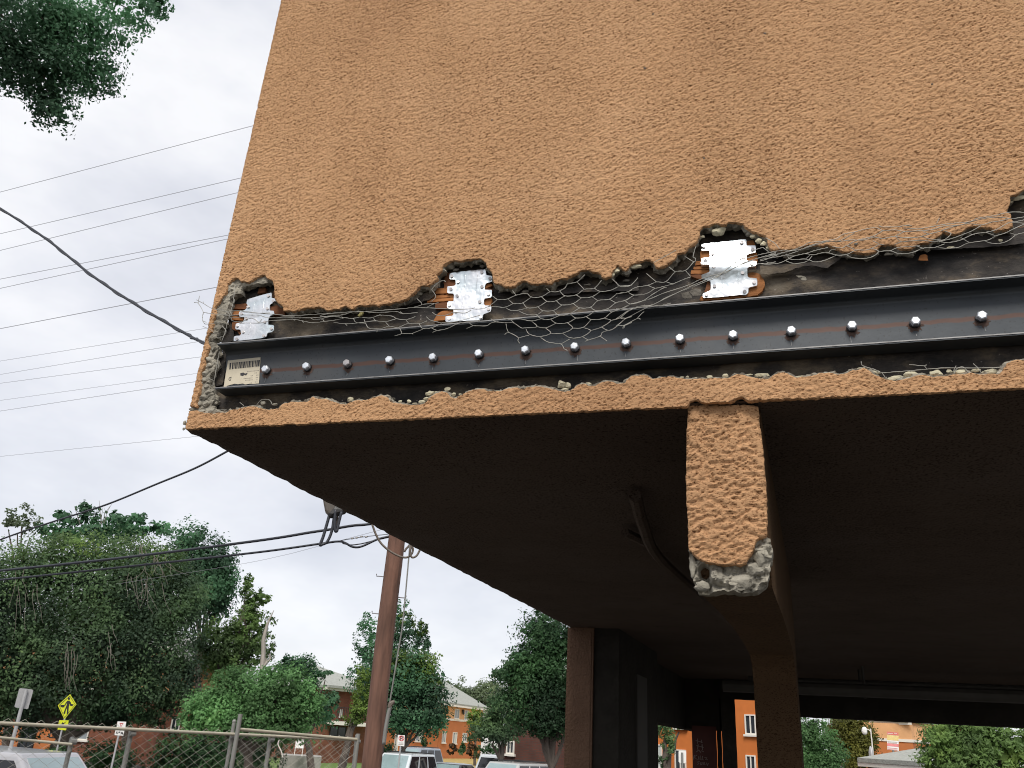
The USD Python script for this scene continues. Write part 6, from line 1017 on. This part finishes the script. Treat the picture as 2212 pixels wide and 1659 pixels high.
stand(t, at(*z4([(1029, 1260)])[0], 26), n, at(*z4([(1029, 1205)])[0], 26)[2], 0.03, m_grey, 0.05)
c, n = board(*c5([(916, 290)])[0], 47)
t = thing('notice_board', 'red yellow and white notice board on a post above the shingle roof', 'sign', (c[0], c[1], 0))
part(t, 'panel', panel(c5([(858, 193), (972, 203), (976, 384), (862, 372)]), c, n, 0.02), m_white)
for q, mm_, nm in (([(858, 193), (972, 203), (973, 233), (859, 222)], plain('faded_red', (0.60, 0.16, 0.13), 0.6), 'red_band'), ([(859, 224), (973, 235), (974, 285), (860, 276)], plain('faded_yellow', (0.72, 0.55, 0.22), 0.6), 'yellow_band'), ([(861, 308), (975, 317), (975, 345), (861, 335)], plain('faded_rose', (0.72, 0.24, 0.24), 0.6), 'red_band')):
    part(t, nm, panel(c5(q), c, n, 0.003, 0.006), mm_)
for k, (x_, y_, w_) in enumerate([(866, 206, 56), (932, 206, 30), (866, 288, 100), (868, 300, 90), (866, 350, 100), (866, 364, 104)]):
    for j in range(int(w_ / 9)): part(t, 'letter_mark', panel(c5([(x_ + j * 9, y_ + j * 0.8), (x_ + j * 9 + 6, y_ + j * 0.8 + 0.5), (x_ + j * 9 + 6, y_ + j * 0.8 + 7), (x_ + j * 9, y_ + j * 0.8 + 6.5)]), c, n, 0.002, 0.009), m_white if k < 2 else m_inkg if k < 4 else m_red)
stand(t, at(*c5([(920, 380)])[0], 47), n, at(*c5([(918, 300)])[0], 47)[2], 0.05, m_grey, -0.06)
# street lamp and dish
q = c5([(712, 500), (706, 300), (700, 200)]); lp = at(*q[2], 58)
t = thing('street_lamp', 'pale street lamp with curved arm and globe head in front of the golden tree', 'street lamp', (lp[0], lp[1], 0))
part(t, 'pole', tube([np.array([lp[0], lp[1], -0.5]), np.array([lp[0], lp[1], at(*c5([(698, 165)])[0], 58)[2]])], [0.05, 0.035], 8), m_trim, smooth=True)
part(t, 'arm', tube(smooth_path([at(*a, 58) for a in c5([(703, 215), (694, 190), (675, 174), (655, 172), (642, 176)])], 4), 0.03, 6), m_trim, smooth=True)
part(t, 'lamp_head', hull_round([at(*a, 58) for a in c5([(636, 172), (634, 190), (638, 200)])], 0.15, 10), m_white)
dc = at(*c5([(706, 446)])[0], 52); dm = trimesh.creation.icosphere(subdivisions=2); dv = np.array(dm.vertices) * [0.12, 0.34, 0.55]; dv = dv + dc
solo('satellite_dish', (dv, np.array(dm.faces)), m_alu, 'grey satellite dish standing edge-on at the foot of the street lamp', 'satellite dish', smooth=True)
# white chair on the patio and low wall
cp = at(*c2([(1175, 1500)])[0], 60)
hx = np.array([cp[1], -cp[0], 0]) / np.linalg.norm(cp[:2]); hy = np.array([-hx[1], hx[0], 0]); cz_ = at(*c2([(1170, 1525)])[0], 60)[2]; cp[2] = cz_
t = thing('plastic_chair', 'white chair on the patio seen through the fence gate', 'chair', tuple(cp))
def cb(x0, x1, y0, y1, z0, z1): return extr([(cp + hx * a + hy * b)[:2] for a, b in ((x0, y0), (x1, y0), (x1, y1), (x0, y1))], cz_ + z0, cz_ + z1)
for sx_ in (-0.26, 0.22):
    for sy_ in (-0.24, 0.2): part(t, 'leg', cb(sx_, sx_ + 0.05, sy_, sy_ + 0.05, 0, 0.45), m_white)
part(t, 'seat', cb(-0.27, 0.28, -0.25, 0.26, 0.452, 0.49), m_white); part(t, 'backrest', cb(-0.27, 0.28, 0.22, 0.26, 0.492, 0.98), m_white)
wa, wb = gp(c2([(1035, 0)])[0][0], 61), gp(c2([(1480, 0)])[0][0], 61)
wf2 = Face(wa, wb); solo('low_wall', wf2.block(0, wf2.L, -0.6, at(*c2([(1250, 1524)])[0], 61)[2] - 0.02, -3, 0), m_conc, 'low pale concrete patio wall behind the fence gate', 'wall')

# ------------------------------------------------------------------ vehicles
m_glass_c = plain('car_glass', (0.23, 0.31, 0.32), 0.05, 0.0, var=0.2, scale=1, spec=0.9, coat=0.5)  # pale base colour holds the sky reflection of the windshields
m_glass_d = plain('tinted_glass', (0.012, 0.013, 0.015), 0.05, 0.0, var=0.2, scale=1, spec=0.6)
m_tyre = plain('tyre', (0.02, 0.02, 0.02), 0.9); m_rim = plain('wheel_rim', (0.5, 0.5, 0.5), 0.35, 0.8); m_lamp_g = plain('lamp_glass', (0.7, 0.7, 0.68), 0.15); m_lamp_r = plain('lamp_red', (0.35, 0.01, 0.01), 0.2)
def paint(name, c): return plain(name, c, 0.28, 0.0, var=0.04, scale=3, spec=0.5, coat=0.6)
def vehicle(name, label, cat_, px, d, a, away, L, W, h, pm, kind, glass_=None, zoff=0.0):
    g = gp(px, d); g[2] = float(gz(g[1])) + zoff; base = (EYE - g)[:2]; base = base / np.linalg.norm(base); rt = np.array([-base[1], base[0]])
    rt = rt if rt @ RT[:2] > 0 else -rt
    f2 = (base * math.cos(a) - rt * math.sin(a)) * (-1 if away else 1)
    fx = np.array([*f2, 0]); ly = np.array([-f2[1], f2[0], 0])
    def T(m):
        v, f = vf(m); return g + v[:, :1] * fx + v[:, 1:2] * ly + v[:, 2:] * np.array([0, 0, 1.0]), f
    t = thing(name, label, cat_, tuple(g)); gl = glass_ or m_glass_c
    belt = h * (0.56 if kind != 'sedan' else 0.62); hw = W / 2 - 0.08
    R_ = 0.07
    prof = [(-L / 2 + R_, 0.42), (-L / 2 + R_, belt - 0.10), (-L / 2 + 0.25, belt), (L * 0.18, belt), (L / 2 - 0.3, belt - 0.14), (L / 2 - R_, belt - 0.30), (L / 2 - R_, 0.42)]
    part(t, 'body', T(hull_round([(x_, s_ * (hw - (0.05 if z_ > belt - 0.05 else 0)), z_) for x_, z_ in prof for s_ in (-1, 1)], R_)), pm, smooth=35)
    if kind == 'suv': xb0, xb1, xt0, xt1 = -L / 2 + 0.12, L * 0.20, -L / 2 + 0.35, L * 0.06
    elif kind == 'van': xb0, xb1, xt0, xt1 = -L / 2 + 0.12, L * 0.30, -L / 2 + 0.25, L * 0.14
    elif kind == 'pickup': xb0, xb1, xt0, xt1 = -L * 0.06, L * 0.20, -L * 0.02, L * 0.08
    else: xb0, xb1, xt0, xt1 = -L * 0.36, L * 0.17, -L * 0.20, L * 0.02
    wb_, wt_ = hw - 0.02, hw - 0.20; r2 = 0.06; zb_, zt_ = belt - 0.03, h - r2
    part(t, 'cabin', T(hull_round([(x_, s_ * w_, z_) for (x_, z_, w_) in ((xb0, zb_, wb_), (xb1, zb_, wb_), (xt0, zt_, wt_), (xt1, zt_, wt_), ((xt0 + xt1) / 2, zt_ + 0.04, wt_ * 0.7)) for s_ in (-1, 1)], r2)), pm, smooth=35)
    def glazing(nm, c4, m, t_=0.012):
        c4 = np.array(c4, float); nrm = np.cross(c4[1] - c4[0], c4[3] - c4[0]); nrm /= np.linalg.norm(nrm); ctr = np.array([0, 0, (zb_ + zt_) / 2]) + [(xb0 + xb1) / 2, 0, 0]
        if nrm @ (c4.mean(0) - ctr) < 0: nrm = -nrm
        o = c4 + nrm * (r2 + 0.004); i_ = c4 + nrm * (r2 - 0.02); v = np.vstack([i_, o]); f = [[4, 5, 6], [4, 6, 7]] + [x for k in range(4) for x in ([k, (k + 1) % 4, 4 + (k + 1) % 4], [k, 4 + (k + 1) % 4, 4 + k])]
        part(t, nm, T((v, np.array(f))), m)
    lerp = lambda p, q, s_: np.array(p) + (np.array(q) - np.array(p)) * s_
    def quad(pb0, pb1, pt1, pt0, mb, mt, ms):
        b0, b1 = lerp(pb0, pb1, ms), lerp(pb0, pb1, 1 - ms); t0, t1 = lerp(pt0, pt1, ms), lerp(pt0, pt1, 1 - ms)
        return [lerp(b0, t0, mb), lerp(b1, t1, mb), lerp(b1, t1, 1 - mt), lerp(b0, t0, 1 - mt)]
    glazing('windshield', quad((xb1, -wb_, zb_), (xb1, wb_, zb_), (xt1, wt_, zt_), (xt1, -wt_, zt_), 0.10, 0.05, 0.04), gl)
    glazing('rear_window', quad((xb0, -wb_, zb_), (xb0, wb_, zb_), (xt0, wt_, zt_), (xt0, -wt_, zt_), 0.14, 0.10, 0.07), m_glass_d)
    ns = {'suv': 3, 'van': 3, 'pickup': 1, 'sedan': 2}[kind]
    for s_ in (-1, 1):
        for k in range(ns):
            u0, u1 = (k + 0.03) / ns, (k + 0.97) / ns; xa, xc = xb0 + (xb1 - xb0) * u0, xb0 + (xb1 - xb0) * u1; ta_, tc_ = xt0 + (xt1 - xt0) * u0, xt0 + (xt1 - xt0) * u1
            glazing('side_window', quad((xa, s_ * wb_, zb_), (xc, s_ * wb_, zb_), (tc_, s_ * wt_, zt_), (ta_, s_ * wt_, zt_), 0.12, 0.06, 0.04), m_glass_d)
        for xw in (-L * 0.31, L * 0.31):
            w = trimesh.creation.cylinder(0.34, 0.24, sections=22); w.apply_transform(trimesh.transformations.rotation_matrix(np.pi / 2, [1, 0, 0])); w.apply_translation([xw, s_ * (W / 2 - 0.10), 0.34])
            wp = part(t, 'wheel', T(w), m_tyre, smooth=40); w2 = trimesh.creation.cylinder(0.20, 0.02, sections=16); w2.apply_transform(trimesh.transformations.rotation_matrix(np.pi / 2, [1, 0, 0])); w2.apply_translation([xw, s_ * (W / 2 + 0.025), 0.34]); part(wp, 'rim', T(w2), m_rim)
        part(t, 'headlight', T(hull_round([(L / 2 - 0.02, s_ * (hw - 0.12), belt - 0.34), (L / 2 - 0.02, s_ * (hw - 0.42), belt - 0.36)], 0.06, 6)), m_lamp_g)
        part(t, 'taillight', T(hull_round([(-L / 2 + 0.02, s_ * (hw - 0.05), belt - 0.15), (-L / 2 + 0.02, s_ * (hw - 0.05), belt - 0.38)], 0.06, 6)), m_lamp_r)
        part(t, 'mirror', T(hull_round([(xb1 - 0.35, s_ * (W / 2 + 0.08), belt + 0.08), (xb1 - 0.38, s_ * (W / 2 + 0.02), belt + 0.06)], 0.07, 6)), pm)
        if kind == 'suv': part(t, 'roof_rail', T(tube([(xt0 + 0.1, s_ * (wt_ - 0.02), h + 0.05), (xt1 - 0.15, s_ * (wt_ - 0.02), h + 0.06)], 0.022, 6)), m_black)
    if kind == 'suv':
        for xr_ in (xt0 + 0.5, xt1 - 0.5): part(t, 'roof_bar', T(tube([(xr_, -wt_, h + 0.055), (xr_, wt_, h + 0.055)], 0.02, 6)), m_black)
    for s_ in (-0.35, 0.25): part(t, 'wiper', T(tube([(xb1 + 0.10, s_, belt + 0.05), (xb1 - 0.10, s_ + 0.42, belt + 0.20)], 0.014, 4)), m_black)
    part(t, 'front_bumper', T(hull_round([(L / 2 - 0.02, -hw + 0.1, 0.42), (L / 2 - 0.02, hw - 0.1, 0.42), (L / 2 - 0.06, -hw + 0.1, 0.56), (L / 2 - 0.06, hw - 0.1, 0.56)], 0.08, 6)), m_grey)
    part(t, 'grille', T(box((L / 2 + 0.0, 0, belt - 0.36), (0.04, W * 0.45, 0.14))), m_black)
    if kind == 'pickup':
        part(t, 'bed_floor', T(box((-L * 0.28, 0, belt + 0.004), (L * 0.38, W - 0.34, 0.006))), m_black)
        for s_ in (-1, 1): part(t, 'bed_side', T(box((-L * 0.28, s_ * (hw + 0.0), belt + 0.10), (L * 0.40, 0.07, 0.26))), pm)
        part(t, 'tailgate', T(box((-L / 2 + 0.07, 0, belt + 0.10), (0.07, W - 0.2, 0.26))), pm)
    return t
p_white = paint('white_car_paint', (0.56, 0.60, 0.62)); p_silver = paint('silver_car_paint', (0.38, 0.39, 0.38)); p_blk = paint('black_car_paint', (0.03, 0.032, 0.036)); p_pale = paint('pale_grey_car_paint', (0.38, 0.38, 0.40)); p_blue = paint('blue_grey_car_paint', (0.24, 0.28, 0.33))
vx = lambda x_: c3([(x_, 0)])[0][0]
vehicle('parked_suv', 'white station wagon style suv parked right beside the wooden pole', 'suv', vx(455), 40, 0.48, False, 4.7, 1.85, 1.78, p_white, 'suv')
vehicle('parked_suv', 'blue grey suv roof showing behind the white suv', 'suv', vx(590), 55, 0.55, False, 4.7, 1.85, 1.80, p_blue, 'suv')
vehicle('parked_sedan', 'black sedan with reflecting windshield parked between the suvs', 'car', vx(985), 42, 0.50, False, 4.6, 1.80, 1.44, p_blk, 'sedan')
vehicle('parked_pickup', 'white pickup truck parked with its rear window towards the camera', 'pickup truck', vx(1420), 47, 0.75, True, 5.4, 1.95, 1.80, p_white, 'pickup')
vehicle('parked_suv', 'silver suv with black roof rails nearest the carport corner', 'suv', vx(1590), 36.5, 0.55, False, 4.8, 1.88, 1.78, p_silver, 'suv')
vehicle('parked_van', 'pale van parked behind the left end of the fence', 'van', 45, 15.2, -0.95, False, 4.6, 1.85, 1.86, p_pale, 'van')
